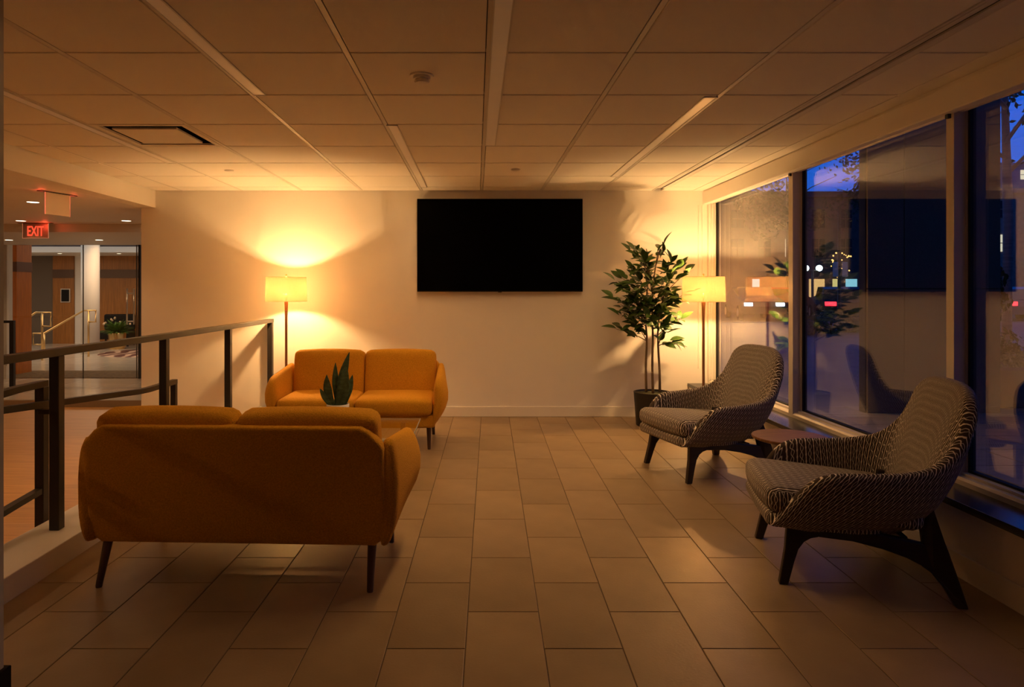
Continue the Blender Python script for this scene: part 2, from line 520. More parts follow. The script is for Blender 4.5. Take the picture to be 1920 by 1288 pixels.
# ---- ceiling: slab above, tee grid and tiles
ceil = sempty('ceiling', 'suspended cream ceiling of square tiles over the lounge', 'ceiling', (0, 0, 0))
bm = bmesh.new(); box(bm, -3.464, 2.75, -7.0, YB, ZC + 0.25, ZC + 0.4)
obj('slab', bm, M_plenum, ceil)
G = 0.6465
colx = [0.057 + G * k for k in range(-5, 3)]
colx = [-3.464] + [c for c in colx if c > -3.4] + [1.90]
rowy = [3.66 + 0.6485 * k for k in range(-16, 6)] + [YB]
cells = []
bm = bmesh.new()
for c in colx[1:-1]:
    box(bm, c - 0.012, c + 0.012, -7.0, YB, ZC - 0.002, ZC + 0.012)
for c in (1.90, 2.0):
    box(bm, c - 0.008, c + 0.008, -7.0, YB, ZC - 0.003, ZC + 0.012)
for y in rowy[1:-1]:
    box(bm, -3.464, 1.9, y - 0.006, y + 0.006, ZC + 0.004, ZC + 0.013)
    box(bm, 2.0, 2.34, y - 0.006, y + 0.006, ZC + 0.004, ZC + 0.013)
obj('tee_grid', bm, M_grid, ceil)
protos = {}
VENT = None
for i in range(len(colx) - 1):
    for j in range(len(rowy) - 1):
        x0, x1, y0, y1 = colx[i], colx[i + 1], rowy[j], rowy[j + 1]
        if abs(x0 + 2.529) < 0.02 and abs(y0 - 4.3085) < 0.02:
            VENT = (x0, x1, y0, y1); continue
        wx, wy = x1 - x0, y1 - y0
        key = (round(wx, 3), round(wy, 3))
        if key not in protos:
            protos[key] = obj('ceiling_tile', bx(0.016, wx - 0.016, 0.007, wy - 0.007, -0.003, 0.014, 0.003, 1), M_tile_c, ceil)
            o = protos[key]
        else:
            o = inst(protos[key], ceil)
        o.location = (x0, y0, ZC)
pp = None
for j in range(len(rowy) - 1):
    y0, y1 = rowy[j], rowy[j + 1]
    if y1 - y0 < 0.6:
        o = obj('ceiling_tile', bx(0.010, 0.33, 0.007, y1 - y0 - 0.002, -0.003, 0.014, 0.003, 1), M_tile_c, ceil)
    elif pp is None:
        pp = o = obj('ceiling_tile', bx(0.010, 0.33, 0.007, y1 - y0 - 0.007, -0.003, 0.014, 0.003, 1), M_tile_c, ceil)
    else:
        o = inst(pp, ceil)
    o.location = (2.0, y0, ZC)
# perimeter trim above the window header
bm = bmesh.new(); box(bm, 2.332, 2.45, -7.0, YB, ZC - 0.006, ZC + 0.02)
struct('trim_1', bm, M_trimw, 'narrow cream ceiling trim between the tiles and the window header', 'trim')
# left fascia and lower lobby ceiling
bm = bmesh.new(); box(bm, -3.62, -3.464, -7.0, YB, 2.253, ZC + 0.4)
struct('trim_2', bm, M_wall, 'cream ceiling bulkhead stepping down towards the lobby on the left', 'bulkhead')
bm = bmesh.new(); box(bm, -8.6, -3.622, -7.0, 8.95, 2.253, 2.5)
box(bm, -3.64, -3.46, 7.16, 8.95, 2.253, 2.6)
struct('ceiling_lobby', bm, M_white, 'smooth lower white ceiling over the ramp, with downlights and exit signs', 'ceiling')
bm = bmesh.new(); box(bm, -16.5, -3.4, 8.92, 11.45, 2.145, 2.5)
struct('ceiling_entrance', bm, M_white, 'lower cream soffit in front of the glass partition', 'ceiling')

# lobby walls
bm = bmesh.new(); box(bm, -3.6, -3.4, YB + 0.2, 20, -0.5, 2.7)
struct('wall_lobby_side', bm, M_wall, 'lobby side wall hidden behind the television wall', 'wall')
bm = bmesh.new(); box(bm, -8.75, -8.55, -7.0, 9.1, -0.5, 2.6)
box(bm, -16.5, -8.55, 8.95, 9.1, -0.5, 2.6)
box(bm, -16.5, -3.4, 19.1, 19.3, -0.5, 2.8)
struct('wall_left', bm, M_wall, 'plain wall at the far left of the ramp', 'wall')
bm = bmesh.new(); box(bm, -16.5, -8.03, 11.36, 11.5, LZ, 2.2)
wl_ = struct('wall_entrance', bm, M_white, 'narrow white wall strip left of the glass partition, with a dark switch', 'wall')
obj('light_switch', bx(-8.17, -8.09, 11.34, 11.362, 1.16, 1.30, 0.004), M_blackm, wl_)
obj('baseboard', bx(-9.4, -8.03, 11.345, 11.362, LZ, LZ + 0.22, 0.003), M_white, wl_)
bm = bmesh.new(); box(bm, -16.5, -16.3, 8.9, 20, -0.5, 2.7)
struct('wall_lobby_left', bm, M_wall, 'far left lobby wall out of sight', 'wall')
lb = sempty('wall_lobby_back', 'far lobby wall of grey covering and vertical walnut panels', 'wall')
obj('grey_panel', bx(-16.3, -12.06, 18.95, 19.2, LZ, 2.6), M_greyw, lb)
obj('wood_panel', bx(-12.055, -11.45, 18.9, 19.2, LZ, 2.6), M_brownwood, lb)
obj('white_panel', bx(-11.445, -10.85, 18.93, 19.2, LZ, 2.6), M_white, lb)
for i in range(5):
    obj('wood_panel', bx(-10.845 + i * 1.2, -9.655 + i * 1.2, 18.9, 19.2, LZ, 2.6), M_brownwood, lb)
obj('dark_band', bx(-12.055, -11.45, 18.88, 18.9, 1.72, 1.96), mat('dark_panel_band', (0.10, 0.05, 0.025), 0.4), lb)
obj('dark_band', bx(-10.845, -4.8, 18.88, 18.9, 1.72, 1.96), MATS['dark_panel_band'], lb)
rp = struct('wall_pilaster', bx(-8.75, -8.27, 11.95, 12.35, LZ, 2.6), M_redwood, 'orange cherry wood pilaster with a dark band behind the glass partition', 'pilaster')
obj('dark_band', bx(-8.76, -8.262, 11.94, 12.36, 1.70, 1.88), mat('cherry_dark_band', (0.14, 0.05, 0.02), 0.4), rp)
bm = bmesh.new(); lathe(bm, [(0.001, LZ), (0.2, LZ), (0.2, 2.5), (0.001, 2.5)], 40, (-9.3, 16.0))
struct('column', bm, M_white, 'round white column in the lobby behind the glass partition', 'column', smooth=True)
# lobby back ceiling with lit cove tray
ct = sempty('ceiling_cove', 'raised lobby ceiling tray washed by white cove light', 'ceiling')
bm = bmesh.new()
box(bm, -16.5, -3.4, 11.45, 13.2, 2.35, 2.5)
box(bm, -16.5, -3.4, 17.2, 20, 2.35, 2.5)
box(bm, -16.5, -14.6, 13.2, 17.2, 2.35, 2.5)
box(bm, -4.2, -3.4, 13.2, 17.2, 2.35, 2.5)
obj('ceiling_ring', bm, M_white, ct)
obj('cove_panel', bx(-14.6, -4.2, 13.2, 17.2, 2.55, 2.6), M_cove, ct)

# glass partition with door
gp = sempty('window_lobby', 'frameless glass partition and door between ramp lobby and entrance hall', 'window')
YG = 11.42
edges = [-8.03, -6.76, -5.84, -4.9, -3.6]
for a, b in zip(edges, edges[1:]):
    obj('glass_pane', bx(a + 0.004, b - 0.004, YG - 0.006, YG + 0.006, LZ + 0.01, 2.145), M_glass2, gp)
for xx in edges[1:3]:
    obj('edge_seal', bx(xx - 0.006, xx + 0.006, YG - 0.008, YG + 0.008, LZ, 2.145), mat('pane_edge', (0.10, 0.075, 0.05), 0.4), gp)
obj('jamb', bx(-5.80, -5.765, YG - 0.03, YG + 0.03, LZ, 2.145), M_black, gp)
hb = bmesh.new()
for xx in (-5.97, -5.85):
    tube(hb, [(xx, YG - 0.07, 0.78), (xx, YG - 0.07, 1.395)], 0.014, 10)
for zz in (0.83, 1.31):
    tube(hb, [(-5.97, YG - 0.07, zz), (-5.85, YG - 0.07, zz)], 0.010, 8)
    tube(hb, [(-5.91, YG - 0.07, zz), (-5.91, YG, zz)], 0.010, 8)
obj('door_pull', hb, M_steel, gp, True)['label'] = 'tall satin steel door pull'

# ------------------------------------------------------------------ window wall on the right
struct('wall_right_rear', bx(2.50, 2.72, -7.0, 1.68, 0.36, 2.42), M_wall, 'unseen plain wall behind the viewer, added to block blue sky light', 'wall')  # made solid instead of glazed to keep blue sky light out
ledge = struct('wall_right', bx(XS, 2.75, -7.0, YB, -0.1, 0.325), M_wall, 'low beige wall under the windows with a dark stone ledge', 'wall')
obj('window_ledge', bx(XS - 0.018, 2.62, -7.0, YB, 0.325, 0.36, 0.003), M_sill, ledge)['label'] = 'dark polished stone ledge'
struct('baseboard_right', bx(XS - 0.012, XS, -7.0, YB, 0, 0.116, 0.004), M_trimw, 'low beige baseboard under the window ledge', 'baseboard')
hd = struct('trim_3', bx(2.44, 2.50, -7.0, YB, 2.285, 2.418, 0.006), M_trimw, 'long cream roller blind header box along the top of the windows', 'header')
obj('header_return', bx(2.452, 2.60, -7.0, YB, 2.418, 2.56), M_trimw, hd)
bm = bmesh.new(); tube(bm, [(2.53, -7.0, 2.31), (2.53, YB - 0.02, 2.31)], 0.024, 14)
obj('blind_roll', bm, M_trimw, hd, True)
for yy in (5.25, 3.49):
    obj('bracket', bx(2.47, 2.55, yy - 0.012, yy + 0.012, 2.262, 2.288, 0.003), M_black, hd)
bm = bmesh.new(); box(bm, 2.56, 2.75, -7.0, YB + 0.2, 2.40, 2.9)
struct('trim_4', bm, M_alu, 'window head beam above the glass', 'beam')
# corner jamb with ridged cover at the end of the television wall
bm = bmesh.new()
box(bm, 2.49, 2.62, YB - 0.05, YB, 0.36, 2.42)
jm = struct('trim_5', bm, M_trimw, 'ridged cream corner jamb between television wall and first window', 'jamb')
for k, (a, b) in enumerate(((2.50, 2.516), (2.53, 2.546), (2.56, 2.573))):
    obj('ridge', bx(a, b, YB - 0.062, YB - 0.05, 0.40, 2.42, 0.004), M_trimw, jm)
obj('ridge', bx(2.39, 2.402, YB - 0.012, YB, 0.52, 2.28, 0.005), M_trimw, jm)
obj('ridge', bx(2.43, 2.442, YB - 0.012, YB, 0.52, 2.28, 0.005), M_trimw, jm)
mull = [(7.12, 7.10), (5.29, 5.22), (3.515, 3.459), (1.74, 1.68)]
names = ['first window at the television wall, filled by the lamp reflection',
         'second window, behind the far armchair, with the street beyond',
         'third window, cut by the right edge beside the near armchair', None, None, None]
for i in range(3):
    ya, yb = mull[i + 1][0], mull[i][1]
    lab = names[i] or 'window pane bay behind the viewer, number %d along the wall' % (i + 1)
    wdw = sempty('window_%d' % (i + 1), lab, 'window')
    # frame: bottom rail, mullion on its near side
    bm = bmesh.new()
    v = []
    prof_ = [(2.488, 0.36), (2.488, 0.385), (2.50, 0.398), (2.53, 0.398), (2.53, 0.412), (2.56, 0.412), (2.60, 0.412), (2.60, 0.36)]
    r0 = [bm.verts.new((x, ya, z)) for x, z in prof_]; r1 = [bm.verts.new((x, yb, z)) for x, z in prof_]
    for k in range(len(prof_)):
        k2 = (k + 1) % len(prof_)
        bm.faces.new((r0[k], r0[k2], r1[k2], r1[k]))
    obj('bottom_rail', bm, M_alu, wdw)
    m0, m1 = mull[i + 1][1], mull[i + 1][0]
    bm = bmesh.new()
    box(bm, 2.488, 2.53, m0, m1, 0.36, 2.42)
    box(bm, 2.53, 2.553, m0 + 0.008, m1 - 0.008, 0.36, 2.42)
    box(bm, 2.553, 2.60, m0, m1, 0.36, 2.42)
    obj('mullion', bm, M_alu, wdw)
    bm = bmesh.new()
    box(bm, 2.562, 2.592, ya, ya + 0.014, 0.412, 2.42)
    box(bm, 2.562, 2.592, yb - 0.014, yb, 0.412, 2.42)
    box(bm, 2.562, 2.592, ya, yb, 0.410, 0.424)
    obj('gasket', bm, M_gasket, wdw)
    obj('glass_pane', bx(XG - 0.004, XG + 0.004, ya + 0.005, yb - 0.005, 0.415, 2.42), M_glass, wdw)

# ------------------------------------------------------------------ ceiling fixtures
def strip(x0, x1, y0, y1, watts, lab):
    t = thing('linear_light', lab, 'ceiling light', ((x0 + x1) / 2, (y0 + y1) / 2, ZC), 0, 'recessed linear ceiling lights')
    hx, hy = (x1 - x0) / 2, (y1 - y0) / 2
    obj('lens', bx(-hx + 0.008, hx - 0.008, -hy + 0.008, hy - 0.008, -0.0065, 0.012), M_lens, t)
    bm = bmesh.new()
    for s in (-1, 1):
        box(bm, min(s * hx, s * (hx - 0.008)), max(s * hx, s * (hx - 0.008)), -hy, hy, -0.009, 0.012)
        box(bm, -hx, hx, min(s * hy, s * (hy - 0.008)), max(s * hy, s * (hy - 0.008)), -0.009, 0.012)
    obj('trim_frame', bm, M_grid, t)
    # downward fill light added to the fitting to brighten the room
    ld = bpy.data.lights.new('strip_fill', 'AREA'); ld.energy = watts * STRIP_FILL_POWER; ld.color = (1.0, 0.60, 0.27)
    ln = min(2 * hy, 1.7)
    ld.shape = 'RECTANGLE'; ld.size = 2 * hx - 0.02; ld.size_y = ln; ld.spread = math.radians(140)
    lo = bpy.data.objects.new('strip_fill', ld); C.objects.link(lo); lo.parent = t; lo.location = (0, hy - ln / 2, -0.012); lo.visible_glossy = False
strip(-1.232, -1.158, -1.5, 3.66, 1.2, 'dim linear ceiling light over the near sofa, cut by the top edge')
strip(0.062, 0.144, -1.5, 4.93, 15, 'dim central linear ceiling light running towards the television')
strip(-0.585, -0.512, 4.32, 6.92, 6, 'dim linear ceiling light ending above the television top left corner')
strip(1.268, 1.344, 3.69, 6.27, 9, 'dim linear ceiling light over the far armchair, left of the slot diffuser')
strip(-2.605, -2.533, -1.5, 5.61, 3, 'dim linear ceiling light left of the square air vent')
# slot diffuser
t = thing('slot_diffuser', 'long narrow slot air diffuser with a black gap beside the windows', 'air vent', (1.95, 2.2, ZC))
bm = bmesh.new()
box(bm, -0.040, -0.010, -4.8, 4.8, -0.004, 0.012); box(bm, 0.012, 0.040, -4.8, 4.8, -0.004, 0.012)
obj('diffuser_frame', bm, M_grid, t)
obj('slot', bx(-0.010, 0.012, -4.8, 4.8, 0.005, 0.02), M_blackm, t)
# plaque air vent
x0, x1, y0, y1 = VENT
t = thing('air_vent', 'square plaque air vent set in the ceiling above the railing', 'air vent', ((x0 + x1) / 2, (y0 + y1) / 2, ZC))
hx, hy = (x1 - x0) / 2 - 0.014, (y1 - y0) / 2 - 0.007
bm = bmesh.new()
fr = 0.035
for s in (-1, 1):
    box(bm, min(s * hx, s * (hx - fr)), max(s * hx, s * (hx - fr)), -hy, hy, -0.004, 0.01)
    box(bm, -hx + fr, hx - fr, min(s * hy, s * (hy - fr)), max(s * hy, s * (hy - fr)), -0.004, 0.01)
obj('vent_frame', bm, M_tile_c, t)
bm = bmesh.new()
box(bm, -hx + 0.01, hx - 0.01, -hy + 0.01, hy - 0.01, 0.17, 0.18)
for s in (-1, 1):
    box(bm, min(s * hx, s * (hx - .02)), max(s * hx, s * (hx - .02)), -hy, hy, 0.01, 0.17)
    box(bm, -hx, hx, min(s * hy, s * (hy - .02)), max(s * hy, s * (hy - .02)), 0.01, 0.17)
obj('plenum_box', bm, M_plenum, t)
obj('plaque', bx(-hx + 0.06, hx - 0.12, -hy + 0.155, hy - 0.05, 0.004, 0.02, 0.004), M_tile_c, t)
# smoke detector and sprinkler caps
t = thing('smoke_detector', 'round white smoke detector on the ceiling left of the central light', 'smoke detector', (-0.273, 3.33, ZC))
bm = bmesh.new(); lathe(bm, [(0.0, -0.010), (0.058, -0.010), (0.06, -0.004), (0.06, 0.0), (0.0, 0.0)], 32); obj('base', bm, M_white, t, True, 40)
bm = bmesh.new(); lathe(bm, [(0.045, -0.008), (0.042, -0.022), (0.034, -0.024), (0.034, -0.030), (0.04, -0.032), (0.034, -0.042), (0.018, -0.046), (0.0, -0.046)], 32); obj('sensor_cap', bm, M_white, t, True, 40)
for (xx, yy, lab) in ((-2.217, 5.96, 'flat round sprinkler cap on the ceiling beyond the square vent'), (0.35, 5.9, 'flat round sprinkler cap on the ceiling in front of the television')):
    bm = bmesh.new(); lathe(bm, [(0.0, -0.012), (0.036, -0.011), (0.042, -0.006), (0.042, -0.002), (0.0, -0.002)], 28)
    o = obj('sprinkler_cap', bm, M_grid, None, True, 40); o.location = (xx, yy, ZC)
    tag(o, lab, 'sprinkler', 'ceiling sprinkler caps')
# lobby downlights
DL = [(-4.48, 6.71, 2.253, 'round downlight in front of the hanging exit sign panel'),
      (-5.83, 8.5, 2.253, 'round downlight just above the lit EXIT sign'),
      (-4.48, 8.5, 2.253, 'round downlight beside the television wall end'),
      (-7.25, 10.3, 2.145, 'round downlight in the soffit below the EXIT sign'),
      (-5.85, 10.3, 2.145, 'round downlight in the soffit over the glass door'),
      (-9.9, 15.9, None, None),
      (-4.48, 4.9, 2.253, 'round downlight above the ramp, second from the hanging sign'),
      (-4.48, 3.1, 2.253, 'round downlight above the ramp beside the near railing post'),
      (-4.48, 1.3, 2.253, 'round downlight above the ramp behind the pillar'),
      (-11.1, 17.7, 2.35, 'small far downlight above the lobby wall tablet'),
      (-9.55, 17.75, 2.35, 'small far downlight above the lobby plant')]
for (xx, yy, zz, lab) in DL:
    if zz is None: continue
    t = thing('downlight', lab, 'ceiling light', (xx, yy, zz), 0, 'lobby downlights')
    bm = bmesh.new(); lathe(bm, [(0.052, -0.001), (0.068, -0.004), (0.07, 0.0), (0.07, 0.01), (0.052, 0.01)], 28)
    obj('trim_ring', bm, M_white, t, True, 40)
    bm = bmesh.new(); lathe(bm, [(0.0, -0.002), (0.053, -0.002), (0.053, 0.004), (0.0, 0.004)], 28)
    obj('lens', bm, M_down, t)
    ld = bpy.data.lights.new('downlight_lamp', 'SPOT'); ld.energy = DOWN_POWER if yy < 11 else 8; ld.color = (1.0, 0.58, 0.27)
    ld.spot_size = math.radians(155 if yy < 6 else 125); ld.spot_blend = 0.35 if yy < 6 else 0.6; ld.shadow_soft_size = 0.05
    lo = bpy.data.objects.new('downlight_lamp', ld); C.objects.link(lo); lo.parent = t; lo.location = (0, 0, -0.02)
# unseen fill lights added to brighten the entrance hall
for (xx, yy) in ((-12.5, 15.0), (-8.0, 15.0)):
    ld = bpy.data.lights.new('hall_fill', 'AREA'); ld.energy = 60; ld.color = (1.0, 0.58, 0.27); ld.size = 2.0
    lo = bpy.data.objects.new('hall_fill', ld); C.objects.link(lo); lo.location = (xx, yy, 2.5)

# exit signs
M_acr = mat('frosted_acrylic', (0.82, 0.72, 0.64), 0.4)
M_acr2 = mat('dark_acrylic', (0.42, 0.24, 0.15), 0.3)
t = thing('exit_sign', 'hanging exit sign panel seen from behind with glowing red edges', 'exit sign', (-3.836, 6.085, 2.253), math.atan2(0.25, 0.065) , 'exit signs')
obj('ceiling_canopy', bx(-0.19, 0.19, -0.03, 0.03, -0.008, 0.0, 0.002), M_black, t)
obj('sign_panel', bx(-0.129, 0.129, -0.004, 0.004, -0.205, -0.008, 0.001), M_acr, t)
for s in (-1, 1):
    obj('glowing_edge', bx(min(s * 0.129, s * 0.132), max(s * 0.129, s * 0.132), -0.0045, 0.0045, -0.205, -0.008), M_rededge, t)
ld = bpy.data.lights.new('sign_lamp', 'POINT'); ld.energy = 0.22; ld.color = (1, 0.08, 0.03); ld.shadow_soft_size = 0.03
lo = bpy.data.objects.new('sign_lamp', ld); C.objects.link(lo); lo.parent = t; lo.location = (-0.17, 0.0, -0.03)
ld = bpy.data.lights.new('sign_lamp', 'POINT'); ld.energy = 0.18; ld.color = (1, 0.08, 0.03); ld.shadow_soft_size = 0.03
lo = bpy.data.objects.new('sign_lamp', ld); C.objects.link(lo); lo.parent = t; lo.location = (0.17, 0.0, -0.03)
t = thing('exit_sign', 'lit red EXIT sign facing the lounge from the lobby ceiling', 'exit sign', (-5.82, 8.77, 2.253), 0, 'exit signs')
obj('ceiling_canopy', bx(-0.22, 0.22, -0.03, 0.03, -0.006, 0.0, 0.002), M_black, t)
obj('sign_panel', bx(-0.168, 0.168, -0.003, 0.003, -0.2, -0.006, 0.001), M_acr2, t)
bm = bmesh.new()
for s in (-1, 1):
    box(bm, min(s * 0.168, s * 0.172), max(s * 0.168, s * 0.172), -0.004, 0.004, -0.2, -0.006)
box(bm, -0.172, 0.172, -0.004, 0.004, -0.2035, -0.2)
obj('glowing_edge', bm, emis('exit_edge_soft', (1.0, 0.30, 0.14), 0.55), t)
fc = bpy.data.curves.new('exit_letters', 'FONT'); fc.body = 'EXIT'; fc.size = 0.175; fc.align_x = 'CENTER'; fc.extrude = 0.002; fc.offset = 0.003
fo = bpy.data.objects.new('lettering', fc); C.objects.link(fo); fo.parent = t
fo.location = (0.0, -0.0065, -0.17); fo.rotation_euler = (PI / 2, 0, 0); fo.scale = (0.62, 1.05, 1)
fc.materials.append(M_red)
me_ = bpy.data.meshes.new_from_object(fo)
fm = bpy.data.objects.new('lettering', me_); C.objects.link(fm); fm.parent = t; fm.location = fo.location; fm.rotation_euler = fo.rotation_euler; fm.scale = fo.scale
bpy.data.objects.remove(fo); fm.name = 'lettering'
ld = bpy.data.lights.new('sign_lamp', 'POINT'); ld.energy = 0.4; ld.color = (1, 0.08, 0.03); ld.shadow_soft_size = 0.03
lo = bpy.data.objects.new('sign_lamp', ld); C.objects.link(lo); lo.parent = t; lo.location = (0.16, -0.06, -0.05)

# ------------------------------------------------------------------ railings
def post_bm(x, y, z0, z1, s=0.05):
    return bx(x - s / 2, x + s / 2, y - s / 2, y + s / 2, z0, z1, 0.003, 1)
t = thing('guard_railing', 'black steel guard railing with square posts on the white curb', 'railing', (-2.192, 4.6, 0.113))
obj('top_rail', bx(-0.026, 0.026, 2.0 - 4.6, 7.11 - 4.6, 0.905, 0.945, 0.003, 1), M_black, t)
for yy in (2.27, 3.47, 4.665, 5.87, 7.07):
    obj('post', post_bm(0, yy - 4.6, 0.0, 0.905, 0.052), M_black, t)
t = thing('ramp_handrail', 'black handrail sloping down behind the guard railing posts', 'handrail', (-2.30, 4.0, 0.113))
def L(pts, o): return [tuple(a - b for a, b in zip(p, o)) for p in pts]
o_ = (-2.30, 4.0, 0.113)
bm = bmesh.new(); rbar(bm, L([(-2.30, 2.6, .829), (-2.30, 3.0, .797), (-2.30, 4.3, .69), (-2.30, 4.5, .672), (-2.30, 4.65, .665), (-2.30, 5.07, .665)], o_), 0.04, 0.034)
obj('rail', bm, M_black, t)
obj('end_post', bx(-0.02, 0.02, 1.03, 1.07, 0.0, 0.552 - 0.017, 0.003, 1), M_black, t)
for yy in (2.75, 3.47):
    obj('bracket', bx(0.015, 0.081, yy - 4.012, yy - 3.988, 0.60 if yy > 3 else 0.66, 0.625 if yy > 3 else 0.685, 0.002, 1), M_black, t)
t = thing('ramp_handrail', 'black two-bar handrail ending at a post behind the nearest railing post', 'handrail', (-2.395, 3.66, -0.19))
o_ = (-2.395, 3.66, -0.19)
bm = bmesh.new(); rbar(bm, L([(-2.395, 2.3, .80), (-2.395, 2.9, .815), (-2.395, 3.3, .835), (-2.395, 3.45, .843), (-2.395, 3.685, .845)], o_), 0.044, 0.034)
obj('rail', bm, M_black, t)
bm = bmesh.new(); rbar(bm, L([(-2.395, 2.3, .215), (-2.395, 3.2, .222), (-2.395, 3.45, .245), (-2.395, 3.66, .262)], o_), 0.040, 0.030)
obj('rail', bm, M_black, t)
obj('post', bx(-0.025, 0.025, -0.025, 0.025, 0.0, 1.02, 0.003, 1), M_black, t)
t = thing('guard_railing', 'short black guard railing on the lobby floor beside the white wall', 'railing', (-7.3, 10.45, LZ))
obj('post', bx(-0.035, 0.035, -0.025, 0.025, 0, 1.0, 0.003, 1), M_black, t)
obj('post', bx(-1.235, -1.165, -0.025, 0.025, 0, 1.0, 0.003, 1), M_black, t)
obj('top_rail', bx(-1.6, 0.035, -0.025, 0.025, 1.0, 1.04, 0.003, 1), M_black, t)

# brass handrails in the entrance hall
def brass(lab, Y, segs, posts):
    t = thing('brass_handrail', lab, 'handrail', (posts[0][0], Y, LZ), 0, 'brass stair handrails')
    bm = bmesh.new()
    for sg in segs:
        tube(bm, [(x - posts[0][0], 0, z - LZ) for x, z in sg], 0.021, 8)
    obj('rail', bm, M_brass, t, True)
    for (x, z) in posts:
        bm = bmesh.new(); tube(bm, [(x - posts[0][0], 0, 0), (x - posts[0][0], 0, z - LZ)], 0.022, 8)
        obj('post', bm, M_brass, t, True)
def PX(px, py, Y): return ((px - 893) / F * Y, EYE - (py - 545) / F * Y)
brass('left brass handrail looping back above its post behind the glass', 14.4,
      [[PX(38, 606, 14.4), PX(68, 585.5, 14.4), PX(95, 585.5, 14.4), PX(95, 611.5, 14.4), PX(79, 611.5, 14.4)]], [PX(79, 586, 14.4)])
brass('right brass handrail sloping up to the white column behind the glass', 15.2,
      [[PX(83, 646, 15.2), PX(62.5, 646, 15.2), PX(62.5, 625, 15.2), PX(83, 625, 15.2), PX(157, 582, 15.2), PX(179.5, 582, 15.2), PX(179.5, 603.5, 15.2), PX(166, 603.5, 15.2)]],
      [PX(166, 582, 15.2), PX(83, 625, 15.2)])
# wall tablet
t = thing('wall_tablet', 'small black wall screen in a silver frame on the walnut panel', 'screen', (-11.68, 18.9, 1.22))
obj('frame', bx(-0.14, 0.14, -0.03, 0.0, -0.2, 0.2, 0.006), M_steel, t)
obj('screen', bx(-0.11, 0.11, -0.034, -0.03, -0.17, 0.17), M_blackm, t)
# lobby planter
t = thing('lobby_planter', 'brass pot of leafy green plants with small pale flowers in the lobby', 'potted plant', (-9.3, 17.2, LZ))
bm = bmesh.new(); lathe(bm, [(0, 0), (0.17, 0), (0.19, 0.05), (0.21, 0.40), (0.20, 0.42), (0.17, 0.40), (0, 0.38)], 32)
obj('pot', bm, M_brass, t, True, 40)
bm = bmesh.new()
rl = random.Random(5)
for i in range(420):
    a = rl.uniform(0, 2 * PI); ln = rl.uniform(0.22, 0.56); el = rl.uniform(0.05, 1.1)
    d = Vector((math.cos(a) * math.cos(el), math.sin(a) * math.cos(el), math.sin(el) * 0.9))
    s = Vector((-math.sin(a), math.cos(a), 0)) * 0.02
    p = Vector((0, 0, 0.42)); q = p + d * ln * 0.6; r_ = p + d * ln - Vector((0, 0, 0.12 * ln))
    v = [bm.verts.new(x) for x in (p, q + s, r_, q - s)]
    bm.faces.new(v)
fo_ = obj('foliage', bm, mat('fern_green', (0.10, 0.22, 0.03), 0.5, var=0.3, vscale=20), t); fo_['kind'] = 'stuff'
for i in range(9):
    a = rl.uniform(0, 2 * PI); rr = rl.uniform(0.1, 0.45)
    bm = bmesh.new(); bmesh.ops.create_icosphere(bm, subdivisions=1, radius=0.028)
    o = obj('flower', bm, mat('pale_petal', (0.75, 0.55, 0.35), 0.6), t); o.location = (rr * math.cos(a), rr * math.sin(a), 0.86 - rr * 0.5)
# low dark bench chair behind plant, floor medallion
t = thing('hall_chair', 'dark low-backed lounge chair beyond the lobby planter', 'chair', (-9.85, 18.2, LZ), 0.2)
obj('seat', bx(-0.4, 0.4, -0.35, 0.3, 0.2, 0.42, 0.04), M_blackm, t)
obj('backrest', bx(-0.4, 0.4, 0.2, 0.32, 0.42, 0.86, 0.05), M_blackm, t)
for sx in (-0.36, 0.36):
    for sy in (-0.3, 0.26):
        obj('leg', bx(sx - .02, sx + .02, sy - .02, sy + .02, 0, 0.2), M_blackm, t)
m = mat('swirl_rug', (0.16, 0.07, 0.05), 0.5)
nt = m.node_tree; b = nt.nodes['Principled BSDF']; tc = nt.nodes.new('ShaderNodeTexCoord')
wv = nt.nodes.new('ShaderNodeTexWave'); wv.inputs['Scale'].default_value = 0.9; wv.inputs['Distortion'].default_value = 9; wv.inputs['Detail'].default_value = 1.0
cr = nt.nodes.new('ShaderNodeValToRGB'); cr.color_ramp.elements[0].position = 0.55; cr.color_ramp.elements[0].color = (0.10, 0.035, 0.03, 1); cr.color_ramp.elements[1].position = 0.8; cr.color_ramp.elements[1].color = (0.5, 0.34, 0.25, 1)
nt.links.new(tc.outputs['Object'], wv.inputs[0]); nt.links.new(wv.outputs[0], cr.inputs[0]); nt.links.new(cr.outputs[0], b.inputs['Base Color'])
bm = bmesh.new(); lathe(bm, [(0, 0.006), (1.15, 0.006), (1.17, 0.0), (0, 0.0)], 48)
o = obj('round_rug', bm, m); o.location = (-7.9, 16.2, LZ)
tag(o, 'round dark swirl-patterned medallion rug on the pale lobby floor', 'rug')

# ------------------------------------------------------------------ television
t = thing('television', 'large black wall-mounted television, switched off', 'television', (0.253, YB, 1.8445))
obj('panel', bx(-0.887, 0.887, -0.058, -0.02, -0.498, 0.498, 0.003, 1), M_tvf, t)
obj('screen', bx(-0.883, 0.883, -0.0595, -0.056, -0.488, 0.494), M_tv, t)
obj('wall_mount', bx(-0.3, 0.3, -0.02, 0.0, -0.2, 0.2), M_blackm, t)
obj('sensor_bump', bx(-0.02, 0.02, -0.056, -0.04, -0.505, -0.496, 0.002, 1), M_tvf, t)

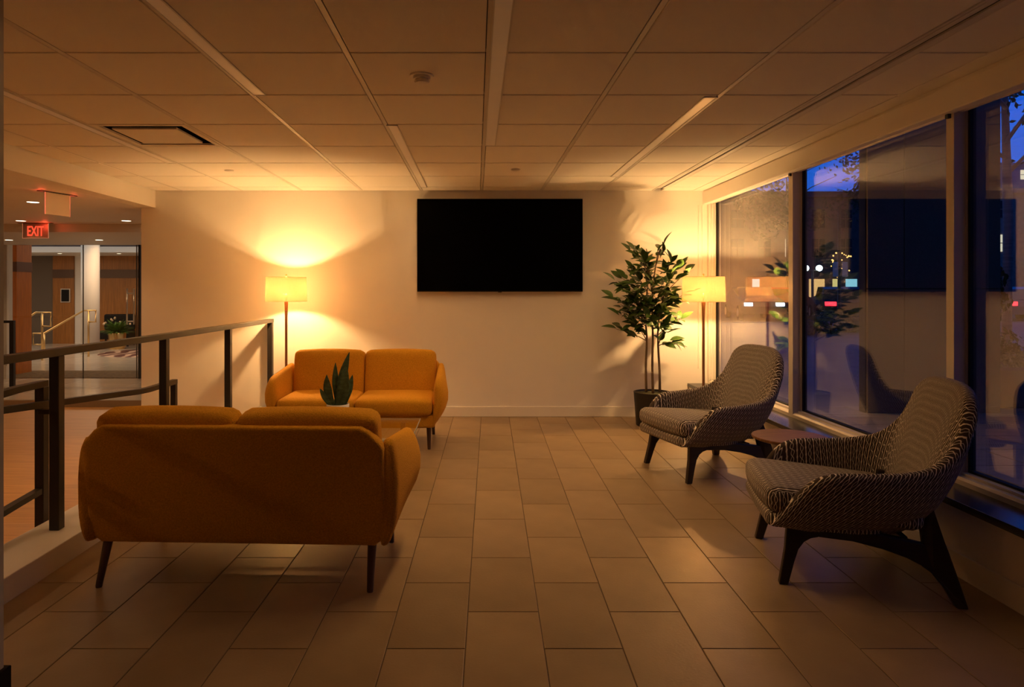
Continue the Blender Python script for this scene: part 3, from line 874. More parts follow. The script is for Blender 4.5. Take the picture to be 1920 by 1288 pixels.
# ------------------------------------------------------------------ sofa
def make_sofa(lab):
    t = thing('loveseat', lab, 'sofa', (0, 0, 0), 0, 'orange loveseats')
    # body: base rail + reclined back panel with cut corners
    bm = cushion(1.36, 0.62, 0.12, 0.025, 0.0, 6)
    for v in bm.verts: v.co += Vector((0, -0.055, 0.25))
    obj('seat_base', bm, M_orange, t, True)
    def pmap(x, z, d):    # back panel surface: d = 0 outside, 1 inside
        s = (z - 0.19) / 0.555
        return Vector((x, 0.285 + 0.085 * s - d * (0.11 - 0.02 * s) , z))
    hw, zt, zb = 0.69, 0.748, 0.19
    outl = [(-hw + 0.05, zb), (hw - 0.05, zb), (hw - 0.015, zb + 0.03), (hw, zb + 0.12), (hw, 0.645), (hw - 0.012, 0.672), (hw - 0.065, 0.728), (hw - 0.10, zt)]
    outl += [(-x, z) for x, z in outl[::-1][:6]] + [(-hw, zb + 0.12), (-hw + 0.015, zb + 0.03)]
    seen = []
    for p in outl:
        if p not in seen: seen.append(p)
    outl = seen
    bm = bmesh.new()
    r = 0.02
    n_ = len(outl)
    def inset(k, amt):
        cx, cz = 0, 0.47
        x, z = outl[k]
        dx = amt * (1 if x < 0 else -1) if abs(x) > 0.3 else 0
        dz = amt * (1 if z < cz else -1)
        if 0.28 < z < 0.66: dz *= 0.15
        if abs(x) < hw - 0.07: dx *= 0.5
        return x + dx, z + dz
    rings = []
    for d, amt in ((0.0, 0.03), (0.012, 0.017), (0.06, 0.006), (0.18, 0.0), (0.82, 0.0), (0.94, 0.006), (1.0, 0.02)):
        rings.append([bm.verts.new(pmap(*inset(k, amt), d)) for k in range(n_)])
    for a, b_ in zip(rings, rings[1:]):
        for k in range(n_):
            bm.faces.new((a[k], a[(k + 1) % n_], b_[(k + 1) % n_], b_[k]))
    bm.faces.new(rings[0]); bm.faces.new(rings[-1][::-1])
    obj('back_panel', bm, M_orange, t, True, 50)
    # arms
    for s in (-1, 1):
        bm = bmesh.new()
        ny, nr = 22, 28
        rings = []
        for i in range(ny + 1):
            u = i / ny
            y = 0.30 - u * 0.68
            zt_ = 0.685 - 0.075 * u
            zb_ = 0.195 + 0.015 * u
            capf = 1.0
            if u > 0.84: 
                q = (u - 0.84) / 0.16
                capf = math.sqrt(max(0.0, 1 - q * q * 0.985))
            if u < 0.06:
                q = (0.06 - u) / 0.06
                capf = math.sqrt(max(0.0, 1 - q * q * 0.6))
            zc, hz = (zt_ + zb_) / 2 - 0.03 * (1 - capf), (zt_ - zb_) / 2 * (0.80 + 0.20 * capf)
            hx = 0.064 * (0.12 + 0.88 * capf)
            ring = []
            uf = min(1.0, u / 0.75)
            for k in range(nr):
                a = 2 * PI * k / nr
                ca, sa = math.cos(a), math.sin(a)
                rel = math.copysign(abs(sa) ** 0.80, sa)
                side_c = math.copysign(abs(ca) ** 0.55, ca)
                if rel < 0.15:
                    q = (0.15 - rel) / 1.15
                    ob = 0.745 - 0.025 * q ** 4; of = 0.790 - 0.105 * q ** 1.7
                else:
                    q = (rel - 0.15) / 0.85
                    ob = 0.745 - 0.010 * q * q; of = 0.790 - 0.035 * q * q
                out = ob + (of - ob) * uf - 0.03 * max(0, u - 0.8) / 0.2
                inn_ = 0.652 + 0.012 * max(0, rel) + 0.004 * uf
                mid, half = (out + inn_) / 2, (out - inn_) / 2
                half *= 0.30 + 0.70 * capf
                ring.append(bm.verts.new((s * (mid + side_c * half), y, zc + rel * hz)))
            rings.append(ring)
        for a, b_ in zip(rings, rings[1:]):
            for k in range(nr):
                bm.faces.new((a[k], a[(k + 1) % nr], b_[(k + 1) % nr], b_[k]))
        bm.faces.new(rings[0]); bm.faces.new(rings[-1][::-1])
        obj('armrest', bm, M_orange, t, True)
        # cushions
        bm = cushion(0.655, 0.60, 0.152, 0.05, 0.012)
        for v in bm.verts: v.co += Vector((s * 0.3295, -0.10, 0.372))
        obj('seat_cushion', bm, M_orange, t, True)
        bm = cushion(0.655, 0.16, 0.44, 0.05, 0.018)
        R = Matrix.Rotation(math.radians(-12), 4, 'X')
        for v in bm.verts:
            v.co = R @ v.co + Vector((s * 0.329, 0.205, 0.582))
        obj('back_cushion', bm, M_orange, t, True)
        # legs
        for (y0, y1) in ((-0.25, -0.275), (0.235, 0.315)):
            bm = bmesh.new()
            tube(bm, [(s * 0.622, y0, 0.22), (s * 0.626, y1, 0.004), (s * 0.626, y1, 0.0)], [0.0225, 0.0145, 0.0135], 16)
            obj('leg', bm, M_legwood, t, True, 50)
    return t
sofaA = make_sofa('brightly lit orange loveseat against the television wall beside the floor lamp')
sofaA.location = (-1.03, 5.965, 0)
sofaB = dup_tree(sofaA, (-1.093, 3.335, 0), PI + math.radians(-2.2), 'orange loveseat seen from behind, its dark back towards the viewer')

# ------------------------------------------------------------------ coffee table + snake plant
t = thing('coffee_table', 'low rectangular glass-topped coffee table between the two orange sofas', 'table', (-1.04, 4.62, 0))
obj('glass_top', bx(-0.62, 0.62, -0.37, 0.37, 0.388, 0.400, 0.003, 2), M_tglass, t)
for (x0, x1, y0, y1) in ((-0.622, 0.622, -0.372, -0.3695), (-0.622, 0.622, 0.3695, 0.372), (-0.622, -0.6195, -0.3695, 0.3695), (0.6195, 0.622, -0.3695, 0.3695)):
    obj('glass_edge', bx(x0, x1, y0, y1, 0.3885, 0.3995), mat('glass_edge_tone', (0.45, 0.50, 0.44), 0.2), t)
for sx in (-1, 1):
    for sy in (-1, 1):
        obj('leg', bx(sx * 0.50 - 0.018, sx * 0.50 + 0.018, sy * 0.28 - 0.018, sy * 0.28 + 0.018, 0, 0.388, 0.004), M_walnut, t)
obj('lower_shelf', bx(-0.48, 0.48, -0.26, 0.26, 0.16, 0.178, 0.004), M_ceramic, t)
t = thing('snake_plant', 'snake plant with upright pointed leaves in a small white pot on the coffee table', 'potted plant', (-0.99, 4.75, 0.40))
bm = bmesh.new(); lathe(bm, [(0, 0), (0.055, 0), (0.062, 0.01), (0.078, 0.10), (0.081, 0.145), (0.077, 0.150), (0.072, 0.145), (0.071, 0.13), (0, 0.128)], 36)
obj('pot', bm, M_ceramic, t, True, 50)
bm = bmesh.new(); lathe(bm, [(0, 0.134), (0.03, 0.136), (0.071, 0.131)], 24); obj('soil', bm, M_soil, t, True)
def blade(pts, wds, twist=0.0, fold=0.25, nrm=(0, -1, 0)):
    bm = bmesh.new()
    rows = []
    n = len(pts)
    for i in range(n):
        p = Vector(pts[i])
        d = (Vector(pts[min(i + 1, n - 1)]) - Vector(pts[max(i - 1, 0)])).normalized()
        nn = Vector(nrm); nn = Matrix.Rotation(twist * i / n, 3, 'Z') @ nn
        s = d.cross(nn).normalized(); nn = s.cross(d).normalized()
        row = []
        for q in (-1, -0.55, 0, 0.55, 1):
            row.append(bm.verts.new(p + s * q * wds[i] + nn * (fold * wds[i] * (q * q))))
        back = [bm.verts.new(v.co - nn * 0.004) for v in row]
        rows.append((row, back))
    for (a, ab), (b_, bb) in zip(rows, rows[1:]):
        for k in range(4):
            bm.faces.new((a[k], a[k + 1], b_[k + 1], b_[k]))
            bm.faces.new((ab[k + 1], ab[k], bb[k], bb[k + 1]))
        bm.faces.new((a[0], b_[0], bb[0], ab[0])); bm.faces.new((a[4], ab[4], bb[4], b_[4]))
    return bm
k_ = 4.75 / F
def sp_leaf(bx0, tipx, tipy, wmax, y0, bendx=0.0, tw=0.3):
    z0 = 0.13; z1 = (EYE - (tipy - 545) * k_) - 0.40
    xb = (bx0 - 634) * k_; xt = (tipx - 634) * k_
    pts, wds = [], []
    for i in range(11):
        u = i / 10
        pts.append((xb + (xt - xb) * (u ** 1.15) + bendx * math.sin(PI * u), y0 * (1 + 0.5 * u), z0 + (z1 - z0) * u))
        wds.append(max(0.0012, 1.2 * wmax * (0.55 + 0.9 * u if u < 0.5 else math.cos((u - 0.5) * PI) ** 0.8) if u < 1 else 0.001))
    obj('leaf', blade(pts, wds, tw), M_snake, t, True)
sp_leaf(630, 654, 661, 0.027, 0.02, 0.0, -0.3)
sp_leaf(637, 652, 684, 0.031, -0.03, 0.008, 0.4)
sp_leaf(632, 627, 681, 0.020, 0.03, -0.008, 0.3)
sp_leaf(626, 614.5, 702, 0.027, -0.015, -0.014, -0.4)
sp_leaf(645, 661.5, 703, 0.021, 0.0, 0.006, 0.5)
sp_leaf(641, 657, 715, 0.018, -0.04, 0.01, -0.3)
sp_leaf(622, 602, 727, 0.016, -0.02, -0.006, 0.3)
sp_leaf(634, 633, 705, 0.016, 0.035, 0.0, 0.2)

# ------------------------------------------------------------------ floor lamps
def bulb_mat():
    if 'bulb_glass' in MATS: return MATS['bulb_glass']
    m = emis('bulb_glass', (1.0, 0.62, 0.28), 0.5)
    nt = m.node_tree
    em = [n for n in nt.nodes if n.type == 'EMISSION'][0]; out = [n for n in nt.nodes if n.type == 'OUTPUT_MATERIAL'][0]
    tp = nt.nodes.new('ShaderNodeBsdfTransparent'); ad = nt.nodes.new('ShaderNodeAddShader')
    nt.links.new(em.outputs[0], ad.inputs[0]); nt.links.new(tp.outputs[0], ad.inputs[1]); nt.links.new(ad.outputs[0], out.inputs[0])
    MATS['bulb_glass'] = m
    return m
def make_lamp(loc, lab, off=0.0):
    t = thing('floor_lamp', lab, 'floor lamp', (loc[0], loc[1], 0), 0, 'lit floor lamps')
    bm = bmesh.new(); lathe(bm, [(0, 0), (0.083, 0), (0.086, 0.004), (0.086, 0.016), (0.078, 0.022), (0.02, 0.026), (0, 0.026)], 36, (off, 0))
    obj('base', bm, M_legwood, t, True, 40)
    bm = bmesh.new(); lathe(bm, [(0, 0.02), (0.013, 0.02), (0.0125, 0.9), (0.013, 1.1), (0.019, 1.235), (0.019, 1.25), (0.008, 1.255), (0, 1.255)], 20)
    obj('pole', bm, mat('lamp_pole_wood', (0.30, 0.13, 0.05), 0.32), t, True, 50)
    bm = bmesh.new(); tube(bm, [(0, 0, 1.25), (0, 0, 1.33)], 0.009, 10); obj('socket', bm, M_brass, t, True)
    # shade: thin drum, open above and below
    bm = bmesh.new(); lathe(bm, [(0.208, 1.247), (0.199, 1.497), (0.1975, 1.497), (0.2065, 1.247), (0.208, 1.247)], 64)
    obj('lamp_shade', bm, M_shade, t, True, 50)
    bm = bmesh.new()
    for k in range(3):
        a = 2 * PI * k / 3 + 0.4
        tube(bm, [(0, 0, 1.495), (0.198 * math.cos(a), 0.198 * math.sin(a), 1.485)], 0.0013, 6)
    for sg in (-1, 1):
        tube(bm, [(sg * 0.009, 0, 1.315), (sg * 0.045, 0, 1.335), (sg * 0.058, 0, 1.39), (sg * 0.045, 0, 1.45), (sg * 0.012, 0, 1.49), (0, 0, 1.497)], 0.0013, 6)
    obj('harp', bm, M_brass, t)
    bm = bmesh.new(); lathe(bm, [(0, 1.498), (0.009, 1.50), (0.006, 1.508), (0.010, 1.516), (0.006, 1.526), (0, 1.528)], 16)
    obj('finial', bm, M_brass, t, True)
    bm = bmesh.new(); bmesh.ops.create_uvsphere(bm, u_segments=16, v_segments=10, radius=0.030)
    for v in bm.verts: v.co.z += 1.372
    obj('bulb', bm, bulb_mat(), t, True)
    # six small light sources inside the bulb
    ld = bpy.data.lights.new('bulb_lamp', 'POINT'); ld.energy = LAMP_POWER / 6; ld.color = WARM; ld.shadow_soft_size = 0.0
    for d in ((1, .4, 0.2), (-1, -.4, -0.2), (-.4, 1, -0.3), (.4, -1, 0.3), (.2, .2, 1), (-.2, -.2, -1)):
        lo = bpy.data.objects.new('bulb_lamp', ld); C.objects.link(lo); lo.parent = t
        lo.location = Vector((0, 0, 1.372)) + Vector(d).normalized() * 0.021
    return t
make_lamp(LAMP_SPOTS[0], 'lit drum-shade floor lamp behind the left end of the far sofa')
make_lamp(LAMP_SPOTS[1], 'lit drum-shade floor lamp in the corner beside the window and ficus', -0.056)

# ------------------------------------------------------------------ armchairs
def cr(pts, n):
    pts = [Vector(p) for p in pts]
    P = [pts[0] * 2 - pts[1]] + pts + [pts[-1] * 2 - pts[-2]]
    out = []
    m_ = len(pts) - 1
    for i in range(n + 1):
        s = i / n * m_; k = min(int(s), m_ - 1); u = s - k
        a, b, c, d = P[k], P[k + 1], P[k + 2], P[k + 3]
        out.append(0.5 * ((2 * b) + (c - a) * u + (2 * a - 5 * b + 4 * c - d) * u * u + (3 * b - a - 3 * c + d) * u ** 3))
    return out
def make_chair(lab):
    # local axes: x = chair's left(+), y = backwards(+), z up; origin on the floor under the middle of the front feet
    t = thing('lounge_chair', lab, 'armchair', (0, 0, 0), 0, 'patterned lounge chairs')
    rim = [(.315, -.035, .295), (.350, .03, .375), (.378, .11, .470), (.392, .20, .512), (.397, .34, .522), (.392, .50, .535), (.372, .635, .572),
           (.338, .725, .655), (.312, .775, .750), (.268, .808, .852), (.165, .828, .903), (0, .833, .912)]
    base = [(.285, -.05, .265), (.285, .03, .255), (.280, .11, .245), (.265, .20, .238), (.240, .34, .232), (.215, .46, .235), (.180, .54, .245),
            (.140, .58, .255), (.110, .60, .262), (.075, .61, .268), (.035, .615, .27), (0, .615, .27)]
    ctl = [(.325, -.055, .270), (.350, .03, .285), (.380, .11, .315), (.392, .20, .335), (.390, .34, .340), (.375, .51, .350), (.325, .64, .365),
           (.270, .705, .40), (.230, .735, .44), (.180, .75, .48), (.095, .755, .50), (0, .755, .50)]
    inn = [(.285, .0, .33), (.300, .05, .33), (.312, .12, .335), (.318, .20, .335), (.318, .34, .335), (.312, .46, .34), (.290, .54, .35),
           (.255, .585, .36), (.220, .60, .365), (.165, .607, .37), (.085, .61, .37), (0, .61, .37)]
    def full(c):
        left = c; right = [(-x, y, z) for x, y, z in c[-2::-1]]
        return left + right
    N = 96
    R_, B_, K_, I_ = (cr(full(c), N) for c in (rim, base, ctl, inn))
    axis = Vector((0, 0.28, 0))
    bm = bmesh.new()
    uvl = bm.loops.layers.uv.new('UVMap')
    cols = []
    prev = None; ulen = 0.0
    for i in range(N + 1):
        r, b, k, n = R_[i], B_[i], K_[i], I_[i]
        inward = n - r; inward.z = 0
        # inward direction: towards the seat
        tgt = Vector((0, 0.20, r.z)) if abs(r.x) > 0.25 and r.y < 0.6 else Vector((0, 0.30, r.z))
        inw = Vector((0, 0.28, 0)) - Vector((r.x, r.y, 0))
        if r.y < 0.30: inw = Vector((-math.copysign(1, r.x), 0.0, 0))
        inw.normalize()
        th = 0.058
        pts = []
        no = 9
        for j in range(no + 1):     # outer skin from underside up to the rim
            u = j / no
            pts.append(b * (1 - u) ** 2 + k * 2 * u * (1 - u) + r * u * u)
        for j in range(1, 6):       # rolled rim
            a = PI * j / 6
            pts.append(r + inw * (th / 2 * (1 - math.cos(a))) + Vector((0, 0, 0.026 * math.sin(a))))
        rin = r + inw * th
        kin = Vector((n.x + (rin.x - n.x) * 0.35, n.y + (rin.y - n.y) * 0.35, n.z + (rin.z - n.z) * 0.55))
        for j in range(0, 9):       # inner skin down to the seat
            u = j / 8
            pts.append(rin * (1 - u) ** 2 + kin * 2 * u * (1 - u) + n * u * u)
        if prev is not None:
            ulen += ((r - R_[i - 1]).length + (k - K_[i - 1]).length) / 2
        prev = r
        vl = [0.0]
        for a, c in zip(pts, pts[1:]): vl.append(vl[-1] + (c - a).length)
        ks = 0.75 * r.x / 0.39; vr = vl[no + 2]
        cols.append(([bm.verts.new(p) for p in pts], [ulen - ks * min(q, vr) for q in vl], vl))
    for (a, ua, va), (c, uc, vc) in zip(cols, cols[1:]):
        for j in range(len(a) - 1):
            f = bm.faces.new((a[j], a[j + 1], c[j + 1], c[j]))
            for lp, (uu, vv) in zip(f.loops, ((ua[j], va[j]), (ua[j + 1], va[j + 1]), (uc[j + 1], vc[j + 1]), (uc[j], vc[j]))):
                lp[uvl].uv = (uu, vv)
    for q in (cols[0][0], cols[-1][0]):
        bm.faces.new(q)
    obj('shell', bm, M_fab, t, True, 60)
    def uv_box(bm):
        uvl = bm.loops.layers.uv.new('UVMap')
        for f in bm.faces:
            for lp in f.loops:
                c = lp.vert.co
                nx, ny, nz = (abs(q) for q in f.normal)
                if nz > max(nx, ny): lp[uvl].uv = (c.x, c.y)
                elif nx > ny: lp[uvl].uv = (c.y, c.z)
                else: lp[uvl].uv = (c.x, c.z)
    # underside pad with a lip at the front
    bm = cushion(0.60, 0.50, 0.085, 0.036, 0.004, 9)
    for v in bm.verts:
        v.co += Vector((0, 0.18, 0.293))
        v.co.z -= 0.05 * (v.co.y + 0.07) * 0.75
        v.co.x *= 1.0 - 0.22 * max(0, v.co.y - 0.15)
    bm.normal_update(); uv_box(bm)
    obj('seat_base', bm, M_fab, t, True)
    bm = cushion(0.63, 0.66, 0.125, 0.052, 0.012, 10)
    for v in bm.verts:
        v.co += Vector((0, 0.27, 0.385))
        v.co.z -= 0.075 * (v.co.y + 0.07)
        v.co.x *= (1.03 - 0.14 * max(0, v.co.y)) 
        v.co.y -= 0.025 * (1 - (v.co.x / 0.32) ** 2) * (1 if v.co.y < 0 else 0)
    bm.normal_update(); uv_box(bm)
    obj('seat_cushion', bm, M_fab, t, True)
    # wooden side frames
    def side(s):
        def mp(y, z, e):
            sp = 0.035 if y < 0.3 else 0.035 + 0.09 * min(1, (y - 0.3) / 0.35)
            x = 0.255 + sp * (1 - min(z, 0.30) / 0.30)
            return (s * (x + e), y, z)
        def plate(poly, name, th=0.036):
            bm = bmesh.new()
            a = [bm.verts.new(mp(y, z, -th / 2)) for y, z in poly]
            c = [bm.verts.new(mp(y, z, th / 2)) for y, z in poly]
            n = len(poly)
            bm.faces.new(a); bm.faces.new(c[::-1])
            for k in range(n):
                bm.faces.new((a[k], a[(k + 1) % n], c[(k + 1) % n], c[k]))
            bmesh.ops.recalc_face_normals(bm, faces=bm.faces[:])
            bmesh.ops.bevel(bm, geom=[e for e in bm.edges if len(e.link_faces) == 2 and e.calc_face_angle(0) > 0.9], offset=0.006, segments=2, profile=0.5, affect='EDGES')
            obj(name, bm, M_darkwood, t)
        plate([(-.018, 0), (.022, 0), (.050, .10), (.070, .160), (.095, .195), (.125, .214), (.160, .222), (.160, .275), (.03, .285), (.022, .262), (.012, .16)], 'leg')
        plate([(.155, .222), (.30, .214), (.42, .193), (.51, .168), (.575, .140), (.60, .20), (.585, .232), (.50, .246), (.35, .262), (.155, .276)], 'side_rail')
        plate([(.668, 0), (.715, 0), (.705, .06), (.678, .20), (.640, .34), (.625, .42), (.575, .42), (.583, .30), (.580, .235), (.560, .147), (.600, .118), (.635, .07)], 'leg')
    side(1); side(-1)
    for yy, zz, hw in ((0.10, 0.235, 0.25), (0.52, 0.205, 0.25)):
        obj('cross_rail', bx(-hw, hw, yy - 0.016, yy + 0.016, zz, zz + 0.04, 0.004, 1), M_darkwood, t)
    return t
chair1 = make_chair('farther patterned lounge chair between the ficus and the round side table')
# chair local -y is the front; local +y backwards direction in world = (cos?)
def place_chair(o, front_centre, back_dir):
    o.location = (front_centre[0], front_centre[1], 0)
    a = math.atan2(back_dir[1], back_dir[0]) - PI / 2
    o.rotation_euler = (0, 0, a)
place_chair(chair1, (1.417, 4.954), (0.965, 0.262))
chair2 = dup_tree(chair1, (0, 0, 0), 0, 'nearer patterned lounge chair in the right foreground')
place_chair(chair2, (1.486, 3.367), (0.976, -0.22))

# side table
t = thing('side_table', 'small round walnut side table between the two patterned lounge chairs', 'table', (1.885, 3.99, 0))
bm = bmesh.new(); lathe(bm, [(0, 0.462), (0.195, 0.462), (0.213, 0.47), (0.215, 0.480), (0.212, 0.484), (0, 0.484)], 56); obj('tabletop', bm, M_walnut, t, True, 40)
bm = bmesh.new(); lathe(bm, [(0, 0.02), (0.026, 0.02), (0.022, 0.25), (0.026, 0.44), (0.06, 0.462), (0, 0.462)], 28); obj('pedestal', bm, M_walnut, t, True, 40)
bm = bmesh.new(); lathe(bm, [(0, 0), (0.14, 0), (0.142, 0.008), (0.13, 0.016), (0.03, 0.022), (0, 0.022)], 40); obj('base', bm, M_walnut, t, True, 40)

# ------------------------------------------------------------------ ficus
FX, FY = 1.776, 6.70
t = thing('potted_ficus', 'tall potted ficus tree with three bare stems in a charcoal pot', 'potted plant', (FX, FY, 0))
bm = bmesh.new(); lathe(bm, [(0, 0), (0.155, 0), (0.160, 0.006), (0.183, 0.32), (0.185, 0.338), (0.176, 0.340), (0.172, 0.325), (0, 0.312)], 48); obj('pot', bm, M_pot, t, True, 40)
bm = bmesh.new(); lathe(bm, [(0, 0.332), (0.08, 0.328), (0.173, 0.318)], 32)
for v in bm.verts: v.co.z += random.uniform(-0.004, 0.008)
obj('soil', bm, M_soil, t, True)
stems = [[(-0.055, 0.02, .31), (-0.06, 0.02, .60), (-0.052, 0.01, .85), (-0.065, 0.0, 1.05), (-0.05, 0.01, 1.35), (-0.03, 0.0, 1.60), (-0.06, 0, 1.78)],
         [(0.0, -0.03, .31), (-0.008, -0.03, .60), (0.0, -0.02, .90), (0.0, 0.0, 1.15), (0.02, 0.02, 1.45), (0.05, 0.0, 1.70), (0.09, 0, 1.78)],
         [(0.085, 0.03, .31), (0.082, 0.03, .55), (0.07, 0.04, .80), (0.075, 0.05, 1.0), (0.10, 0.04, 1.2), (0.16, 0.03, 1.42), (0.20, 0.02, 1.52)]]
for k, s in enumerate(stems):
    pts = cr(s, 24)
    bm = bmesh.new(); tube(bm, pts, [0.0135 * (1 - 0.72 * i / 24) for i in range(25)], 10)
    obj('stem', bm, M_trunk, t, True)
def leaf_bm():
    bm = bmesh.new()
    n = 6
    rows = []
    for i in range(n + 1):
        u = i / n
        wd = 0.26 * math.sin(PI * min(1, u ** 0.85)) ** 0.9 * (1 - 0.15 * u) if 0 < u < 1 else 0.004
        z = -0.18 * u * u
        rows.append([bm.verts.new((-wd, u, z + wd * 0.30)), bm.verts.new((0, u, z)), bm.verts.new((wd, u, z + wd * 0.30))])
    for a, b in zip(rows, rows[1:]):
        bm.faces.new((a[0], a[1], b[1], b[0])); bm.faces.new((a[1], a[2], b[2], b[1]))
    return bm
lm = obj('leaf', leaf_bm(), M_leaf, t, True)
tips = [(-.15, .0, 1.79), (-.20, .05, 1.76), (.10, .0, 1.80), (-.05, .08, 1.70), (.15, -.05, 1.66), (.26, .0, 1.61), (.36, .02, 1.54), (-.23, .0, 1.60), (-.12, -.1, 1.66),
        (-.37, .0, 1.45), (-.30, .12, 1.50), (-.42, -.02, 1.30), (-.31, .05, 1.22), (-.18, -.12, 1.42), (-.04, -.15, 1.45), (.06, -.16, 1.38), (.20, .05, 1.30), (.37, .0, 1.345), (-.12, .18, 1.25),
        (.01, .18, 1.50), (.14, .18, 1.45), (-.33, -.05, 1.12), (.30, .04, 1.10), (-.18, .06, 1.05), (-.05, -.12, 1.10), (-.36, .02, .97), (.12, -.10, 1.02), (.26, .0, .83), (.10, .12, 1.12), (-.25, -.12, 1.35), (-.08, -.14, 1.25), (.1, -.1, 1.22)]
rl = random.Random(11)
bmb = bmesh.new()
count = 0
first = True
for (x, y, z) in tips:
    tip = Vector((x, y, z))
    # join the nearest stem well below the tip
    best = None
    for s in stems:
        pts = cr(s, 24)
        for p in pts[8:]:
            dz = z - p.z
            if dz < 0.06 and z > 0.95: continue
            d = (Vector((p.x, p.y, 0)) - Vector((x, y, 0))).length + abs(dz - 0.22) * 0.6
            if best is None or d < best[0]: best = (d, p)
    a = best[1] if best else Vector((0.07, 0.04, 0.72))
    mid = (a + tip) / 2 + Vector((0, 0, 0.03))
    br = [a * (1 - u) ** 2 + mid * 2 * u * (1 - u) + tip * u * u for u in (0, .2, .4, .6, .8, 1)]
    tube(bmb, br, [0.0055, 0.0048, 0.004, 0.0034, 0.0028, 0.002], 6)
    nl = 9
    for i in range(nl):
        if count >= 298: break
        u = 0.22 + 0.78 * i / (nl - 1)
        f = u * 5; k = min(int(f), 4); p = br[k].lerp(br[k + 1], f - k) + Vector((rl.uniform(-.03, .03), rl.uniform(-.03, .03), rl.uniform(-.03, .03)))
        d = (br[k + 1] - br[k]).normalized()
        side_ = d.cross(Vector((0, 0, 1)))
        if side_.length < 0.1: side_ = Vector((1, 0, 0))
        side_.normalize()
        sg = 1 if i % 2 else -1
        dirv = (d * rl.uniform(0.4, 1.0) + side_ * sg * rl.uniform(0.4, 1.0) + Vector((rl.uniform(-.35, .35), rl.uniform(-.35, .35), rl.uniform(-0.45, 0.5))))
        if i == nl - 1: dirv = d + Vector((rl.uniform(-.2, .2), rl.uniform(-.2, .2), 0.1))
        dirv.normalize()
        up = Vector((rl.uniform(-.6, .6), rl.uniform(-1.0, .1), 1)).normalized()
        xa = dirv.cross(up).normalized(); za = xa.cross(dirv).normalized()
        Mx = Matrix((xa, dirv, za)).transposed().to_4x4()
        size = rl.uniform(0.10, 0.155)
        o = lm if first else inst(lm, t); first = False
        o.matrix_local = Matrix.Translation(p) @ Mx @ Matrix.Diagonal((size, size, size, 1))
        count += 1
# the remaining small inner leaves, past the limit of single parts, stay together as one part
bmx = bmesh.new()
lm_v = [v.co.copy() for v in lm.data.vertices]; lm_f = [tuple(p.vertices) for p in lm.data.polygons]
for i in range(170):
    a_ = rl.uniform(0, 2 * PI); q = rl.random() ** 0.5
    z = rl.uniform(1.0, 1.62)
    rx = 0.30 * (1 - abs(z - 1.28) / 0.75)
    p = Vector((-0.03 + rx * q * math.cos(a_), rx * 0.6 * q * math.sin(a_), z))
    dirv = Vector((math.cos(a_) + rl.uniform(-.6, .6), math.sin(a_) + rl.uniform(-.6, .6), rl.uniform(-.5, .6))).normalized()
    up = Vector((rl.uniform(-.6, .6), rl.uniform(-1, .1), 1)).normalized()
    xa = dirv.cross(up).normalized(); za = xa.cross(dirv).normalized()
    Mx = Matrix.Translation(p) @ Matrix((xa, dirv, za)).transposed().to_4x4() @ Matrix.Scale(rl.uniform(0.08, 0.13), 4)
    vs = [bmx.verts.new(Mx @ v) for v in lm_v]
    for f in lm_f: bmx.faces.new([vs[k] for k in f])
o = obj('inner_foliage', bmx, M_leaf, t, True); o['kind'] = 'stuff'
obj('branches', bmb, M_trunk, t, True)

# ------------------------------------------------------------------ outside
GZ = 0.20
bm = bmesh.new(); box(bm, 2.75, 60, -20, 24.5, GZ - 0.3, GZ - 0.008)
ter = struct('terrace_ground', bm, M_plaza, 'outdoor plaza paving outside the windows', 'ground')
pv = None
for i in range(6):
    for j in range(9):
        sx, sy = 0.9, 0.45
        if pv is None:
            pv = o = obj('paver', bx(0.004, sx - 0.004, 0.004, sy - 0.004, -0.03, 0.0, 0.003, 1), M_paver, ter)
        else:
            o = inst(pv, ter)
        xx = 2.78 + i * sx + (0.45 if j % 2 else 0); 
        o.location = (xx, 2.6 + j * sy, GZ)
bm = bmesh.new(); box(bm, -40, 120, 24.5, 110, GZ - 0.4, GZ - 0.10)
struct('street', bm, M_asphalt, 'dark asphalt street beyond the plaza', 'road')
bm = bmesh.new(); box(bm, -40, 120, 24.3, 24.6, GZ - 0.3, GZ + 0.02)
struct('kerb', bm, mat('kerb_concrete', (0.3, 0.29, 0.28), 0.8), 'pale kerb between plaza and street', 'kerb')
# granite fin wall
fin = sempty('wall_outside', 'dark granite-clad fin wall standing outside the second and third windows', 'wall')
obj('core', bx(3.69, 4.95, 6.30, 6.40, GZ, 3.4), M_gasket, fin)
for (a, b) in ((3.70, 4.042), (4.048, 4.955)):
    for (z0, z1) in ((GZ, 1.372), (1.380, 3.4)):
        obj('stone_panel', bx(a, b, 6.275, 6.30, z0, z1, 0.002, 1), M_granite, fin)

# topiary and planter
t = thing('topiary_planter', 'round outdoor planter with flowers and a clipped spiral topiary beyond the granite wall', 'potted plant', (5.30, 7.05, GZ))
bm = bmesh.new(); lathe(bm, [(0, 0), (0.50, 0), (0.56, 0.06), (0.60, 0.38), (0.58, 0.41), (0.54, 0.39), (0, 0.36)], 40); obj('planter', bm, mat('terracotta_planter', (0.20, 0.13, 0.12), 0.7), t, True, 40)
def leafball(bm, c, r, n, s, rng, squash=1.0):
    for i in range(n):
        a = rng.uniform(0, 2 * PI); q = rng.uniform(-1, 1); k = math.sqrt(1 - q * q)
        d = Vector((k * math.cos(a), k * math.sin(a), q))
        p = Vector(c) + Vector((d.x * r, d.y * r, d.z * r * squash)) * rng.uniform(0.85, 1.05)
        u_ = d.cross(Vector((rng.random(), rng.random(), rng.random()))).normalized() * s
        v_ = d.cross(u_).normalized() * s * 0.5 + d * s * 0.3
        vs = [bm.verts.new(p + x) for x in (-u_, v_, u_, -v_)]
        bm.faces.new(vs)
rg = random.Random(9)
bm = bmesh.new()
